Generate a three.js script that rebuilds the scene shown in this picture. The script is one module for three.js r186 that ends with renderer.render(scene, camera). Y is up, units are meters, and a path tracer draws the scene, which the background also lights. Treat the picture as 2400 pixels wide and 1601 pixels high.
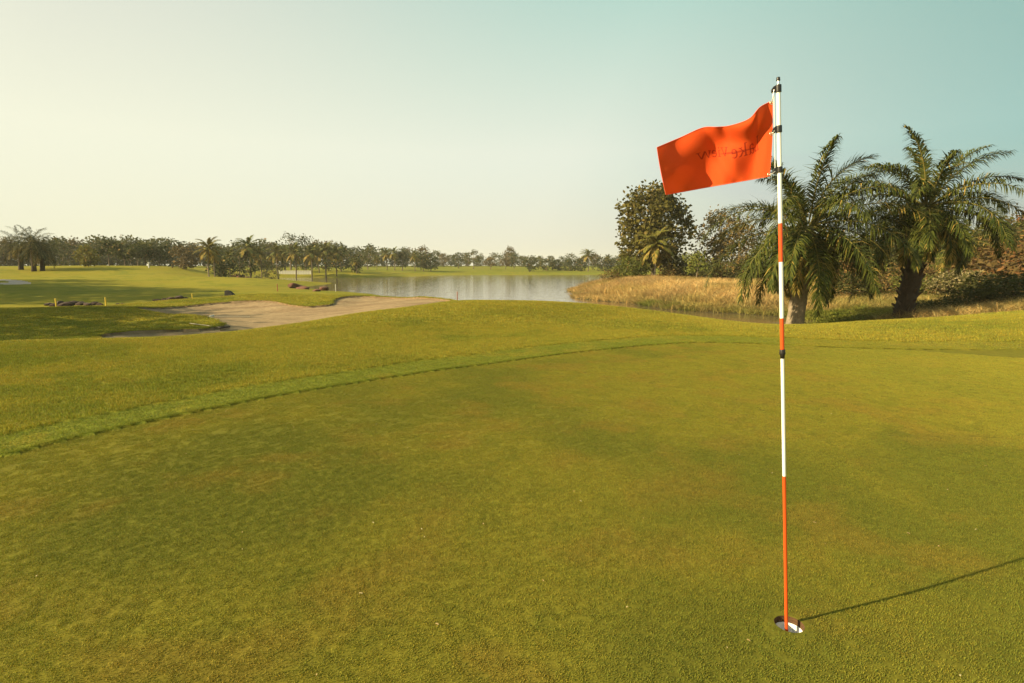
import * as THREE from 'three';
import { mergeGeometries } from 'three/addons/utils/BufferGeometryUtils.js';

// ---------------------------------------------------------------- camera, sky, sun, exposure
const scene = new THREE.Scene();
const EYE = 1.42, F = 1300, PITCH = Math.atan(178 / F), CP = Math.cos(PITCH), SP = Math.sin(PITCH);
const camera = new THREE.PerspectiveCamera(2 * Math.atan(800.5 / F) * 180 / Math.PI, 2400 / 1601, 0.05, 6000);
camera.position.set(0, EYE, 0);
camera.rotation.set(-PITCH, 0, 0);
scene.add(camera);

const renderer = new THREE.WebGLRenderer({ antialias: true });
renderer.toneMapping = THREE.LinearToneMapping;
const EXPOSURE = 2.15;
renderer.toneMappingExposure = EXPOSURE;
renderer.shadowMap.enabled = true;

const SUN_EL = 25 * Math.PI / 180;
const SUN = new THREE.Vector3(-0.95 * Math.cos(SUN_EL), Math.sin(SUN_EL), 0.312 * Math.cos(SUN_EL)).normalize();
const sun = new THREE.DirectionalLight(new THREE.Color().setRGB(1, 0.82, 0.47), 5);
sun.position.copy(SUN).multiplyScalar(150);
sun.castShadow = true;
sun.shadow.mapSize.set(4096, 4096);
Object.assign(sun.shadow.camera, { left: -90, right: 90, top: 90, bottom: -90, near: 1, far: 400 });
sun.shadow.radius = 1.2;
scene.add(sun, sun.target);

{ // hazy late-afternoon air: cream low down and towards the sun, teal higher up and away from it
  const W = 1024, Hh = 512, data = new Float32Array(W * Hh * 4);
  const lerp = (a, b, t) => a + (b - a) * t;
  // colours by cosine of the angle to the sun: -0.8, -0.28, 0.4, 1
  const knots = [-0.85, -0.28, 0.42, 1];
  const low = [[0.50, 0.52, 0.445], [0.84, 0.815, 0.64], [0.90, 0.885, 0.66], [1.25, 1.18, 0.86]];
  const mid = [[0.22, 0.49, 0.47], [0.81, 0.86, 0.735], [0.92, 0.925, 0.735], [1.3, 1.22, 0.9]];
  const top = [[0.02, 0.27, 0.27], [0.435, 0.665, 0.59], [0.69, 0.725, 0.64], [1.2, 1.14, 0.85]];
  const zen = [[0.10, 0.24, 0.26], [0.16, 0.31, 0.31], [0.27, 0.42, 0.40], [0.55, 0.62, 0.52]];
  const pick = (t, s, c) => {
    let k = 0; while (k < 2 && s > knots[k + 1]) k++;
    let u = Math.min(1, Math.max(0, (s - knots[k]) / (knots[k + 1] - knots[k])));
    u = u * u * (3 - 2 * u) * 0.4 + u * 0.6;
    return lerp(t[k][c], t[k + 1][c], u);
  };
  for (let r = 0; r < Hh; r++) {
    const el = ((r + 0.5) / Hh - 0.5) * Math.PI, e = Math.max(0, el) * 180 / Math.PI;
    for (let q = 0; q < W; q++) {
      const az = ((q + 0.5) / W - 0.5) * 2 * Math.PI;
      const x = Math.cos(az) * Math.cos(el), z = Math.sin(az) * Math.cos(el), y = Math.sin(el);
      const s = x * SUN.x + y * SUN.y + z * SUN.z, at = (r * W + q) * 4;
      for (let c = 0; c < 3; c++) {
        let v;
        if (e < 11) v = lerp(pick(low, s, c), pick(mid, s, c), e / 11 * e / 11 * (3 - 2 * e / 11));
        else if (e < 25) v = lerp(pick(mid, s, c), pick(top, s, c), (e - 11) / 14);
        else { const t = Math.min(1, (e - 25) / 45); v = lerp(pick(top, s, c), pick(zen, s, c), t * (2 - t)); }
        data[at + c] = v / EXPOSURE;
      }
      data[at + 3] = 1;
    }
  }
  const sky = new THREE.DataTexture(data, W, Hh, THREE.RGBAFormat, THREE.FloatType);
  sky.mapping = THREE.EquirectangularReflectionMapping;
  sky.magFilter = sky.minFilter = THREE.LinearFilter;
  sky.needsUpdate = true;
  scene.background = sky;
  scene.environment = sky;
}

// ---------------------------------------------------------------- helpers
function rng(seed) { let a = seed >>> 0; return () => { a |= 0; a = a + 0x6D2B79F5 | 0; let t = Math.imul(a ^ a >>> 15, 1 | a); t = t + Math.imul(t ^ t >>> 7, 61 | t) ^ t; return ((t ^ t >>> 14) >>> 0) / 4294967296; }; }
const hash = (i, j) => { let h = Math.imul(i, 374761393) + Math.imul(j, 668265263) | 0; h = Math.imul(h ^ h >>> 13, 1274126177); return ((h ^ h >>> 16) >>> 0) / 4294967296; };
function vnoise(x, y) { const i = Math.floor(x), j = Math.floor(y); let u = x - i, v = y - j; u = u * u * (3 - 2 * u); v = v * v * (3 - 2 * v); const a = hash(i, j), b = hash(i + 1, j), c = hash(i, j + 1), d = hash(i + 1, j + 1); return a + (b - a) * u + (c - a) * v + (a - b - c + d) * u * v; }
function fbm(x, y, n = 4) { let s = 0, a = 0.5, t = 0; for (let k = 0; k < n; k++) { s += a * vnoise(x + k * 17.3, y - k * 9.1); t += a; a *= 0.5; x *= 2.03; y *= 2.03; } return s / t; }
const clamp01 = (t) => Math.min(1, Math.max(0, t)), smooth = (a, b, t) => { t = clamp01((t - a) / (b - a)); return t * t * (3 - 2 * t); };
const mix3 = (a, b, t) => [a[0] + (b[0] - a[0]) * t, a[1] + (b[1] - a[1]) * t, a[2] + (b[2] - a[2]) * t];
const V = (x, y, z) => new THREE.Vector3(x, y, z);
// direction through a point of the 2400 x 1601 survey picture, per metre of depth
function ray(px, py) { const dx = (px - 1200) / F, dy = (800.5 - py) / F, w = CP + dy * SP; return [dx / w, (dy * CP - SP) / w]; }
function at(px, py, D) { const [a, b] = ray(px, py); return V(a * D, EYE + b * D, -D); }
function onPlane(px, py, y = 0) { const [a, b] = ray(px, py), D = (y - EYE) / b; return [a * D, -D]; }
const used = {};
function numbered(name) { used[name] = (used[name] ?? -1) + 1; return used[name] ? `${name}_${String(used[name]).padStart(3, '0')}` : name; }
function tag(o, label, category, group, kind) { if (label) o.userData.label = label; if (category) o.userData.category = category; if (group) o.userData.group = group; if (kind) o.userData.kind = kind; return o; }
function thing(name, p, label, category, group) { const o = new THREE.Group(); o.name = numbered(name); o.position.copy(p); scene.add(o); return tag(o, label, category, group); }
function part(name, geo, mat, parent, label) { const m = new THREE.Mesh(geo, mat); m.name = name; m.castShadow = m.receiveShadow = true; if (label) m.userData.label = label; parent.add(m); return m; }
function single(name, geo, mat, p, label, category, group) { const m = new THREE.Mesh(geo, mat); m.name = numbered(name); m.castShadow = m.receiveShadow = true; if (p) m.position.copy(p); scene.add(m); return tag(m, label, category, group); }
function structure(name, geo, mat, label) { const m = new THREE.Mesh(geo, mat); m.name = numbered(name); m.castShadow = m.receiveShadow = true; scene.add(m); return tag(m, label, null, null, 'structure'); }
function sdPoly(P, x, z) { // signed distance, negative inside
  let d = 1e9, s = false;
  for (let i = 0, j = P.length - 1; i < P.length; j = i++) {
    const [ax, az] = P[i], [bx, bz] = P[j], ex = bx - ax, ez = bz - az, wx = x - ax, wz = z - az, t = clamp01((wx * ex + wz * ez) / (ex * ex + ez * ez));
    const qx = wx - ex * t, qz = wz - ez * t; d = Math.min(d, qx * qx + qz * qz);
    if ((az > z) !== (bz > z) && x < (bx - ax) * (z - az) / (bz - az) + ax) s = !s;
  }
  return (s ? -1 : 1) * Math.sqrt(d);
}
function smoothLoop(P, n) { const c = new THREE.CatmullRomCurve3(P.map(([x, z]) => V(x, 0, z)), true, 'centripetal'); return c.getPoints(n).slice(0, -1).map((p) => [p.x, p.z]); }
function tube(pts, radii, sides = 6, cap = true) { // tapered tube through points
  const pos = [], idx = [], n = pts.length, T = V(0, 0, 0), A = V(0, 0, 0), B = V(0, 0, 0);
  let ref = V(0.31, 0.1, 0.94);
  for (let i = 0; i < n; i++) {
    T.subVectors(pts[Math.min(n - 1, i + 1)], pts[Math.max(0, i - 1)]).normalize();
    A.crossVectors(T, ref); if (A.lengthSq() < 1e-4) A.crossVectors(T, V(1, 0, 0)); A.normalize(); B.crossVectors(T, A).normalize(); ref = V(0, 0, 0).crossVectors(A, T).normalize();
    for (let k = 0; k < sides; k++) { const a = k / sides * 2 * Math.PI, r = radii[i]; pos.push(pts[i].x + (A.x * Math.cos(a) + B.x * Math.sin(a)) * r, pts[i].y + (A.y * Math.cos(a) + B.y * Math.sin(a)) * r, pts[i].z + (A.z * Math.cos(a) + B.z * Math.sin(a)) * r); }
  }
  for (let i = 0; i < n - 1; i++) for (let k = 0; k < sides; k++) { const a = i * sides + k, b = i * sides + (k + 1) % sides; idx.push(a, a + sides, b, b, a + sides, b + sides); }
  if (cap) { for (const [i, f] of [[0, 1], [n - 1, 0]]) { const c = pos.length / 3; pos.push(pts[i].x, pts[i].y, pts[i].z); for (let k = 0; k < sides; k++) { const a = i * sides + k, b = i * sides + (k + 1) % sides; f ? idx.push(c, a, b) : idx.push(c, b, a); } } }
  const g = new THREE.BufferGeometry(); g.setAttribute('position', new THREE.Float32BufferAttribute(pos, 3)); g.setIndex(idx); g.computeVertexNormals(); return g;
}
class Faces { // loose triangles with their own colours
  constructor() { this.p = []; this.c = []; this.i = []; }
  quad(a, b, c, d, col) { const n = this.p.length / 3; for (const v of [a, b, c, d]) { this.p.push(v.x, v.y, v.z); this.c.push(...col); } this.i.push(n, n + 1, n + 2, n, n + 2, n + 3); }
  tri(a, b, c, col) { const n = this.p.length / 3; for (const v of [a, b, c]) { this.p.push(v.x, v.y, v.z); this.c.push(...col); } this.i.push(n, n + 1, n + 2); }
  build() { const g = new THREE.BufferGeometry(); g.setAttribute('position', new THREE.Float32BufferAttribute(this.p, 3)); g.setAttribute('color', new THREE.Float32BufferAttribute(this.c, 3)); g.setIndex(this.i); g.computeVertexNormals(); return g; }
}
function noiseTexture(size, fn, srgb) { const d = new Uint8Array(size * size * 4); for (let j = 0; j < size; j++) for (let i = 0; i < size; i++) { const c = fn(i / size, j / size, i, j), k = (j * size + i) * 4; for (let q = 0; q < 3; q++) d[k + q] = Math.round(255 * clamp01(Array.isArray(c) ? c[q] : c)); d[k + 3] = 255; } const t = new THREE.DataTexture(d, size, size); t.wrapS = t.wrapT = THREE.RepeatWrapping; t.magFilter = THREE.LinearFilter; t.minFilter = THREE.LinearMipmapLinearFilter; t.generateMipmaps = true; if (srgb) t.colorSpace = THREE.SRGBColorSpace; t.needsUpdate = true; return t; }
function tileNoise(u, v, f, seed) { // tiling value noise
  const x = u * f, y = v * f, i = Math.floor(x), j = Math.floor(y); let a = x - i, b = y - j; a = a * a * (3 - 2 * a); b = b * b * (3 - 2 * b); const h = (p, q) => hash((p % f) + seed * 131, (q % f) + seed * 57);
  return (h(i, j) * (1 - a) + h(i + 1, j) * a) * (1 - b) + (h(i, j + 1) * (1 - a) + h(i + 1, j + 1) * a) * b;
}
const matte = (o) => new THREE.MeshPhysicalMaterial({ side: THREE.DoubleSide, specularIntensity: 0.12, ...o });
const std = (o) => new THREE.MeshStandardMaterial({ side: THREE.DoubleSide, ...o });
const rgb = (r, g, b) => new THREE.Color().setRGB(r, g, b);

// ---------------------------------------------------------------- materials
const grassTex = noiseTexture(512, (u, v) => 0.42 + 0.6 * (0.45 * tileNoise(u, v, 256, 1) + 0.3 * tileNoise(u, v, 96, 2) + 0.25 * tileNoise(u, v, 24, 3)));
const sandTex = noiseTexture(512, (u, v) => 0.5 + 0.5 * (0.3 * tileNoise(u, v, 256, 4) + 0.3 * tileNoise(u, v, 64, 5) + 0.4 * tileNoise(u, v, 10, 6)));
const sandBump = noiseTexture(512, (u, v, i, j) => 0.5 + 0.22 * Math.sin((v * 26 + 0.5 * tileNoise(u, v, 6, 8)) * 2 * Math.PI) * tileNoise(u, v, 8, 9) + 0.25 * (tileNoise(u, v, 128, 7) - 0.5));
const waterBump = noiseTexture(512, (u, v) => 0.5 * tileNoise(u, v, 12, 11) + 0.3 * tileNoise(u, v, 30, 12) + 0.2 * tileNoise(u, v, 70, 13));
const barkTex = noiseTexture(256, (u, v) => 0.45 + 0.55 * (0.5 * tileNoise(u, v, 48, 14) + 0.5 * tileNoise(u, v, 12, 15)));
const clothTex = noiseTexture(256, (u, v, i, j) => 0.5 + 0.25 * ((i + j) % 2) + 0.25 * hash(i, j));
const M = {
  turf: matte({ color: 0xffffff, map: grassTex, vertexColors: true, roughness: 1, bumpMap: grassTex, bumpScale: 0.02 }),
  green: matte({ color: 0xffffff, map: grassTex, vertexColors: true, roughness: 1, bumpMap: grassTex, bumpScale: 0.003 }),
  sand: matte({ color: 0xffffff, map: sandTex, vertexColors: true, roughness: 1, bumpMap: sandBump, bumpScale: 0.05 }),
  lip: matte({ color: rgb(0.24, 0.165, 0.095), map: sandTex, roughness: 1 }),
  path: std({ color: rgb(0.34, 0.29, 0.27), map: sandTex, roughness: 0.9 }),
  water: new THREE.MeshPhysicalMaterial({ color: rgb(0.13, 0.095, 0.05), roughness: 0.04, ior: 1.33, bumpMap: waterBump, bumpScale: 0.014 }),
  blade: std({ color: 0xffffff, roughness: 0.75 }),
  leaf: new THREE.MeshPhysicalMaterial({ side: THREE.DoubleSide, color: 0xffffff, vertexColors: true, roughness: 0.85, transmission: 0.3, thickness: 0, specularIntensity: 0.25 }),
  frond: new THREE.MeshPhysicalMaterial({ side: THREE.DoubleSide, color: 0xffffff, vertexColors: true, roughness: 0.8, transmission: 0.25, thickness: 0, specularIntensity: 0.3 }),
  bark: std({ color: rgb(0.17, 0.125, 0.085), map: barkTex, bumpMap: barkTex, bumpScale: 0.02, roughness: 0.95 }),
  paleBark: std({ color: rgb(0.30, 0.235, 0.165), map: barkTex, bumpMap: barkTex, bumpScale: 0.02, roughness: 0.95 }),
  darkBark: std({ color: rgb(0.055, 0.034, 0.02), map: barkTex, bumpMap: barkTex, bumpScale: 0.02, roughness: 1 }),
  boot: std({ color: rgb(0.2, 0.14, 0.09), roughness: 1 }), darkBoot: std({ color: rgb(0.06, 0.036, 0.02), roughness: 1 }),
  redRock: std({ color: rgb(0.17, 0.07, 0.042), map: barkTex, bumpMap: barkTex, bumpScale: 0.03, roughness: 0.95 }),
  darkRock: std({ color: rgb(0.075, 0.04, 0.03), map: barkTex, bumpMap: barkTex, bumpScale: 0.03, roughness: 0.95 }),
  blackRock: std({ color: rgb(0.014, 0.011, 0.01), roughness: 0.85 }),
  white: std({ color: rgb(0.80, 0.79, 0.74), roughness: 0.32 }), red: std({ color: rgb(0.60, 0.075, 0.012), roughness: 0.35 }),
  black: std({ color: rgb(0.015, 0.013, 0.012), roughness: 0.4 }), steel: std({ color: rgb(0.75, 0.72, 0.66), metalness: 0.9, roughness: 0.3 }),
  brass: std({ color: rgb(0.8, 0.66, 0.42), metalness: 0.9, roughness: 0.35 }), cord: std({ color: rgb(0.75, 0.73, 0.66), roughness: 0.7 }),
  soil: std({ color: rgb(0.13, 0.065, 0.025), map: barkTex, bumpMap: barkTex, bumpScale: 0.006, roughness: 1 }),
  liner: std({ color: rgb(0.78, 0.78, 0.76), roughness: 0.4 }),
  yellow: std({ color: rgb(0.62, 0.42, 0.03), roughness: 0.6 }), stakeRed: std({ color: rgb(0.3, 0.08, 0.04), roughness: 0.7 }), paint: std({ color: rgb(0.62, 0.6, 0.56), roughness: 0.7 }),
  wood: std({ color: rgb(0.42, 0.36, 0.28), roughness: 0.7 }),
};

// ---------------------------------------------------------------- terrain: surveyed spot heights, smoothly joined
// columns: picture x of a bearing, then [depth, height] or [depth, [row]] where the spot is known by its row on that bearing
const DS = 2400 / 2351;
const survey = [
  [0, [2, 0], [3, 0], [4, 0], [5, -0.01], [7, 0.02], [9.5, [792]], [12, -0.4], [15, -1.0], [19, -0.95], [23, -0.72], [27, [712]], [30, -0.9], [36, -1.3], [41, -1.2], [62, [656]], [75, [645]], [95, [628]], [115, [612]], [140, 1.2], [200, 1.0], [330, 1.5]],
  [200, [2, 0], [3, 0], [4.6, 0], [6, 0], [8, 0.03], [10, [785]], [13, -0.55], [17, -1.0], [19, -1.02], [21, -0.95], [24, -0.7], [28, [706]], [31, -1.0], [37, -1.3], [42, -1.2], [62, [660]], [75, [648]], [95, [630]], [115, [612]], [140, 1.2], [200, 1.0], [330, 1.5]],
  [400, [2, 0], [3.5, 0], [5.5, 0], [8, 0.05], [11, [778]], [14, -0.62], [18, -1.05], [20, -1.02], [22.3, -0.74], [25.5, -0.9], [29, -0.93], [33, -0.92], [36, [690]], [40, -1.25], [44, -1.2], [62, [666]], [75, [651]], [95, [632]], [115, [613]], [140, 1.1], [200, 1.0], [330, 1.5]],
  [600, [2, 0], [3.5, 0], [6, 0], [9, 0.04], [13, [760]], [15.5, -0.6], [18.5, -1.0], [22, -0.98], [27, -0.92], [32.5, [696]], [38, [676]], [44, -1.0], [50, -0.95], [62, [661]], [75, [649]], [86, [640]], [95, -0.8], [110, -1.7], [125, -2.0], [138, -1.6], [149, -0.1], [165, 0.25], [200, 0.5], [330, 1.3]],
  [800, [2, 0], [4, 0], [7, 0], [10, 0.05], [15, [728]], [18, -0.55], [21, -0.85], [27, [708]], [31, -0.72], [36, [680]], [43, -1.1], [50, -1.15], [58, -1.35], [66, -1.75], [80, -2.2], [120, -2.2], [137, -1.6], [150, -0.5], [180, 0], [220, 0.5], [330, 1.2]],
  [1000, [2, 0], [4, 0], [8, 0], [12, 0.1], [17, [700]], [19.5, 0.02], [23, -0.42], [27, [693]], [31, [689]], [37, -1.0], [43, -1.55], [50, -2], [80, -2.3], [140, -2.2], [163, -1.6], [175, -1.1], [200, -0.3], [240, 0.3], [330, 1.2]],
  [1200, [2, 0], [4, 0], [9, 0], [13, 0.1], [18, [693]], [22, -0.3], [27, -1.0], [32, -1.65], [40, -2.2], [80, -2.3], [150, -2.2], [173, -1.6], [185, -1.1], [210, -0.3], [250, 0.3], [330, 1.2]],
  [1300, [10, 0], [14, 0.08], [17.8, [697]], [22, -0.45], [27, -1.25], [31, -1.85], [45, -2.1], [58, -1.9], [75, -2.1], [100, -2.2], [150, -2.2], [174, -1.6], [186, -1.1], [212, -0.3], [330, 1.2]],
  [1400, [2, 0], [5, 0], [10, 0], [14, 0.08], [17.5, [706]], [21, -0.4], [25, -1.1], [29, -1.65], [35, -2], [42, -1.85], [46, -1.42], [51, -0.75], [56, -0.45], [66, -0.4], [80, -0.9], [95, -1.8], [130, -2.2], [174, -1.6], [186, -1.1], [212, -0.3], [330, 1.2]],
  [1600, [2, 0], [5, 0], [10.3, 0], [13, 0.02], [17, [731]], [20, -0.65], [24, -1.2], [27, -1.65], [31, -1.95], [34.5, -1.65], [36.5, -1.3], [42, -0.6], [48, -0.35], [60, -0.3], [90, -0.5], [150, -0.3], [330, 1.2]],
  [1700, [13, -0.02], [16.5, [745]], [20, -0.75], [24, -1.3], [26, -1.7], [30, -1.95], [33, -1.65], [35, -1.25], [41, -0.55]],
  [1800, [2, 0], [5, 0], [10.2, 0], [13, -0.05], [16, [749]], [19, -0.7], [23, -1.15], [26, -1.6], [29.5, -1.9], [31.5, -1.5], [34, -1.15], [40, -0.5], [46, -0.3], [60, -0.25], [90, -0.4], [150, -0.2], [330, 1.2]],
  [2000, [2, 0], [5, 0], [9.7, 0], [13, -0.05], [15.7, [740]], [19, -0.55], [23, -1.0], [26, -1.25], [30, -1.2], [36, -0.65], [45, -0.3], [60, -0.2], [90, 0], [150, 0.2], [330, 1.2]],
  [2200, [2, 0], [5, 0], [9.5, 0], [12.5, 0], [15.2, [732]], [19, -0.4], [23, -0.8], [27, -0.9], [33, -0.6], [45, -0.2], [60, 0], [90, 0.2], [150, 0.4], [330, 1.2]],
  [2351, [2, 0], [5, 0], [9.3, 0], [12, 0.04], [15, [726]], [19, -0.2], [24, -0.5], [30, -0.3], [45, 0.2], [60, 0.4], [90, 0.5], [150, 0.6], [330, 1.2]],
];
const spots = [];
for (const [xd, ...list] of survey) for (const [D, y] of list) {
  const p = at(xd * DS, Array.isArray(y) ? y[0] * DS : 650, D); if (!Array.isArray(y)) p.y = y;
  spots.push([Math.atan2(p.x, D), Math.log(Math.hypot(p.x, D)), p.y]);
}
const kern = (d2) => d2 < 1e-12 ? 0 : d2 * Math.log(d2);
const weights = (() => {
  const n = spots.length, N = n + 3, A = Array.from({ length: N }, () => new Float64Array(N + 1));
  for (let i = 0; i < n; i++) { for (let j = 0; j < n; j++) A[i][j] = kern((spots[i][0] - spots[j][0]) ** 2 + (spots[i][1] - spots[j][1]) ** 2); A[i][i] += 2e-4; const q = [1, spots[i][0], spots[i][1]]; for (let k = 0; k < 3; k++) A[i][n + k] = A[n + k][i] = q[k]; A[i][N] = spots[i][2]; }
  for (let c = 0; c < N; c++) { let b = c; for (let r = c + 1; r < N; r++) if (Math.abs(A[r][c]) > Math.abs(A[b][c])) b = r; [A[c], A[b]] = [A[b], A[c]]; for (let r = c + 1; r < N; r++) { const f = A[r][c] / A[c][c]; if (f) for (let k = c; k <= N; k++) A[r][k] -= f * A[c][k]; } }
  const w = new Float64Array(N); for (let r = N - 1; r >= 0; r--) { let s = A[r][N]; for (let k = r + 1; k < N; k++) s -= A[r][k] * w[k]; w[r] = s / A[r][r]; } return w;
})();
function joined(a, l) { const n = spots.length; let s = weights[n] + weights[n + 1] * a + weights[n + 2] * l; for (let i = 0; i < n; i++) { const da = a - spots[i][0], dl = l - spots[i][1]; s += weights[i] * kern(da * da + dl * dl); } return s; }
const AMAX = 56 * Math.PI / 180, NA = 560, L0 = Math.log(2), L1 = Math.log(330), NL = 330, field = new Float32Array((NA + 1) * (NL + 1));
for (let i = 0; i <= NA; i++) for (let j = 0; j <= NL; j++) field[i * (NL + 1) + j] = joined(Math.max(-0.82, Math.min(0.82, -AMAX + 2 * AMAX * i / NA)), L0 + (L1 - L0) * j / NL);
function base(x, z) {
  const a = Math.atan2(x, -z), r = Math.hypot(x, z);
  const u = Math.max(0, Math.min(NA - 1e-4, (a + AMAX) / (2 * AMAX) * NA)), v = Math.max(0, Math.min(NL - 1e-4, (Math.log(Math.max(r, 0.01)) - L0) / (L1 - L0) * NL)), i = Math.floor(u), j = Math.floor(v), p = u - i, q = v - j, k = i * (NL + 1) + j;
  let y = (field[k] * (1 - q) + field[k + 1] * q) * (1 - p) + (field[k + NL + 1] * (1 - q) + field[k + NL + 2] * q) * p;
  return y * (1 - smooth(1.1, 1.9, Math.abs(a)) * smooth(3, 20, r)) ;
}
// outlines on the ground
const greenEdge = [[0, 1050], [100, 1024], [200, 1001], [300, 979], [400, 958], [500, 938], [600, 918], [700, 901], [800, 884], [900, 867], [1000, 851], [1100, 838], [1200, 825], [1300, 812], [1400, 801], [1500, 791], [1600, 786], [1700, 787], [1800, 791], [1900, 796], [2050, 801], [2200, 803], [2351, 803]].map(([x, y]) => onPlane(x * DS, y * DS));
const greenPoly = smoothLoop([[-5.2, -2.6], ...greenEdge, [12, -8.6], [17, -6], [18, 0], [14, 6], [2, 9], [-7, 6], [-7.5, 0.5]], 260);
const bunkerPoly = smoothLoop([[237, 792.6, 18.6], [281, 786, 19.2], [357, 780, 19.8], [434, 776, 20.2], [485, 773.5, 20.6], [526, 767, 21.4], [498, 757, 22.4], [447, 745, 23.6], [383, 736.5, 25], [327, 731, 27], [319, 727, 28.4], [383, 722, 29.6], [434, 716, 31], [485, 709.5, 32.2], [581, 706, 33], [645, 709.5, 32.2], [687, 714, 30.5], [730, 714.5, 29.6], [772, 712, 30.2], [783, 704, 32.6], [804, 699, 34], [847, 695.6, 35], [919, 698, 33.5], [988, 704, 30.6], [1057, 709, 27.5], [1075, 712, 25.6], [1016, 720, 22.5], [930, 730, 20], [825, 750, 17.8], [700, 770, 16.6], [600, 785, 16], [500, 795, 15.8], [380, 801, 16], [280, 803, 16.6]].map(([x, y, D]) => { const [a] = ray(x, y); return [a * D, -D]; }), 240);
const pathPoly = smoothLoop([[-130, 652, 66], [0, 656, 66], [40, 655, 66.5], [62, 652, 68], [72, 649, 70], [66, 645, 73.5], [45, 643, 76], [0, 640, 80], [-60, 638, 84], [-130, 638, 84], [-130, 641, 79], [-40, 643, 77], [15, 645.5, 74.5], [22, 648, 71.5], [0, 650, 70], [-130, 648, 71]].map(([x, y, D]) => { const [a] = ray(x * DS, y * DS); return [a * D, -D]; }), 120);
const inBox = (P) => { const xs = P.map((p) => p[0]), zs = P.map((p) => p[1]), b = [Math.min(...xs), Math.max(...xs), Math.min(...zs), Math.max(...zs)]; return (x, z, m) => x > b[0] - m && x < b[1] + m && z > b[2] - m && z < b[3] + m; };
const nearBunker = inBox(bunkerPoly), nearGreen = inBox(greenPoly), nearPath = inBox(pathPoly);
const sdGreen = (x, z) => nearGreen(x, z, 3) ? sdPoly(greenPoly, x, z) : 9, sdBunker = (x, z) => nearBunker(x, z, 4) ? sdPoly(bunkerPoly, x, z) : 9, sdPath = (x, z) => nearPath(x, z, 2) ? sdPoly(pathPoly, x, z) : 9;
const CUP = onPlane(1850, 1463), cup = V(CUP[0], 0, CUP[1]);
const collarWidth = (r) => 0.30 + 0.05 * r;
function height(x, z, sb, sg) {
  let y = base(x, z); const r = Math.hypot(x, z);
  const d = sb ?? sdBunker(x, z);
  if (d > 0 && d < 4) y += 0.10 * Math.exp(-d / 0.9); else if (d <= 0) y += -0.10 + 0.10 * smooth(-1.4, 0, d) + 0.03 * (fbm(x * 0.7, z * 0.7, 3) - 0.5);
  const g = sg ?? sdGreen(x, z), rough = smooth(0, 1.5, g);
  y += rough * (0.07 * (fbm(x * 0.35 + 7, z * 0.35, 3) - 0.5)) * smooth(3, 12, r);
  if (r > 30) y += 0.25 * (fbm(x * 0.09, z * 0.09, 3) - 0.5) * smooth(30, 60, r);
  if (g > 0) y += 0.014 + (g > collarWidth(r) ? 0.012 : 0);
  y += (1 - rough) * 0.03 * (fbm(x * 0.3, z * 0.3, 2) - 0.5) * smooth(0.2, 1.5, Math.hypot(x - cup.x, z - cup.z));
  return y;
}
// what grows where (base colours only)
function turfColour(x, z, g) {
  const n1 = fbm(x * 0.55, z * 0.55, 4), n2 = fbm(x * 2.3 + 40, z * 2.3, 4), n3 = fbm(x * 0.12 + 9, z * 0.12, 3), n4 = fbm(x * 7 + 3, z * 7, 3);
  if (g < 0) {
    let c = [0.295, 0.258, 0.027];
    c = mix3(c, [0.175, 0.185, 0.021], smooth(0.42, 0.70, n1) * 0.75);
    c = mix3(c, [0.320, 0.225, 0.032], smooth(0.48, 0.75, n2) * 0.6);
    c = mix3(c, [0.185, 0.190, 0.019], smooth(0.5, 0.8, n4) * 0.4);
    c = mix3(c, [0.345, 0.305, 0.034], smooth(0.5, 0.7, n3) * 0.6); return [c[0] * 0.9, c[1] * 0.93, c[2] * 0.95];
  }
  const D = -z;
  let c = mix3([0.215, 0.230, 0.024], [0.305, 0.270, 0.029], smooth(0.92, 1.05, g / collarWidth(Math.hypot(x, z))) );
  c = mix3(c, [0.165, 0.190, 0.018], smooth(0.48, 0.70, n1) * 0.65);
  c = mix3(c, [0.33, 0.265, 0.030], smooth(0.5, 0.75, n2) * 0.5);
  c = mix3(c, [0.31, 0.25, 0.028], smooth(0.45, 0.7, n3) * 0.5);
  return c;
}
const bankDepth = (a) => a; // reserved bearings of the wild bank are told by isWild
const LAKE = -1.5, THATCH = [0.09, 0.066, 0.016];
function isWild(x, z) { // unmown ground on the point across the channel
  const D = -z; if (D < 22 || D > 130) return 0; const k = x / D;
  const near = k < 0.30 ? 36 : k < 0.5 ? 36 - (k - 0.30) / 0.2 * 6 : k < 0.62 ? 29 : 22 + (0.9 - Math.min(0.9, k)) * 12;
  return k > 0.1 && D > near && base(x, z) > LAKE - 0.15 ? 1 : 0;
}
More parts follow.
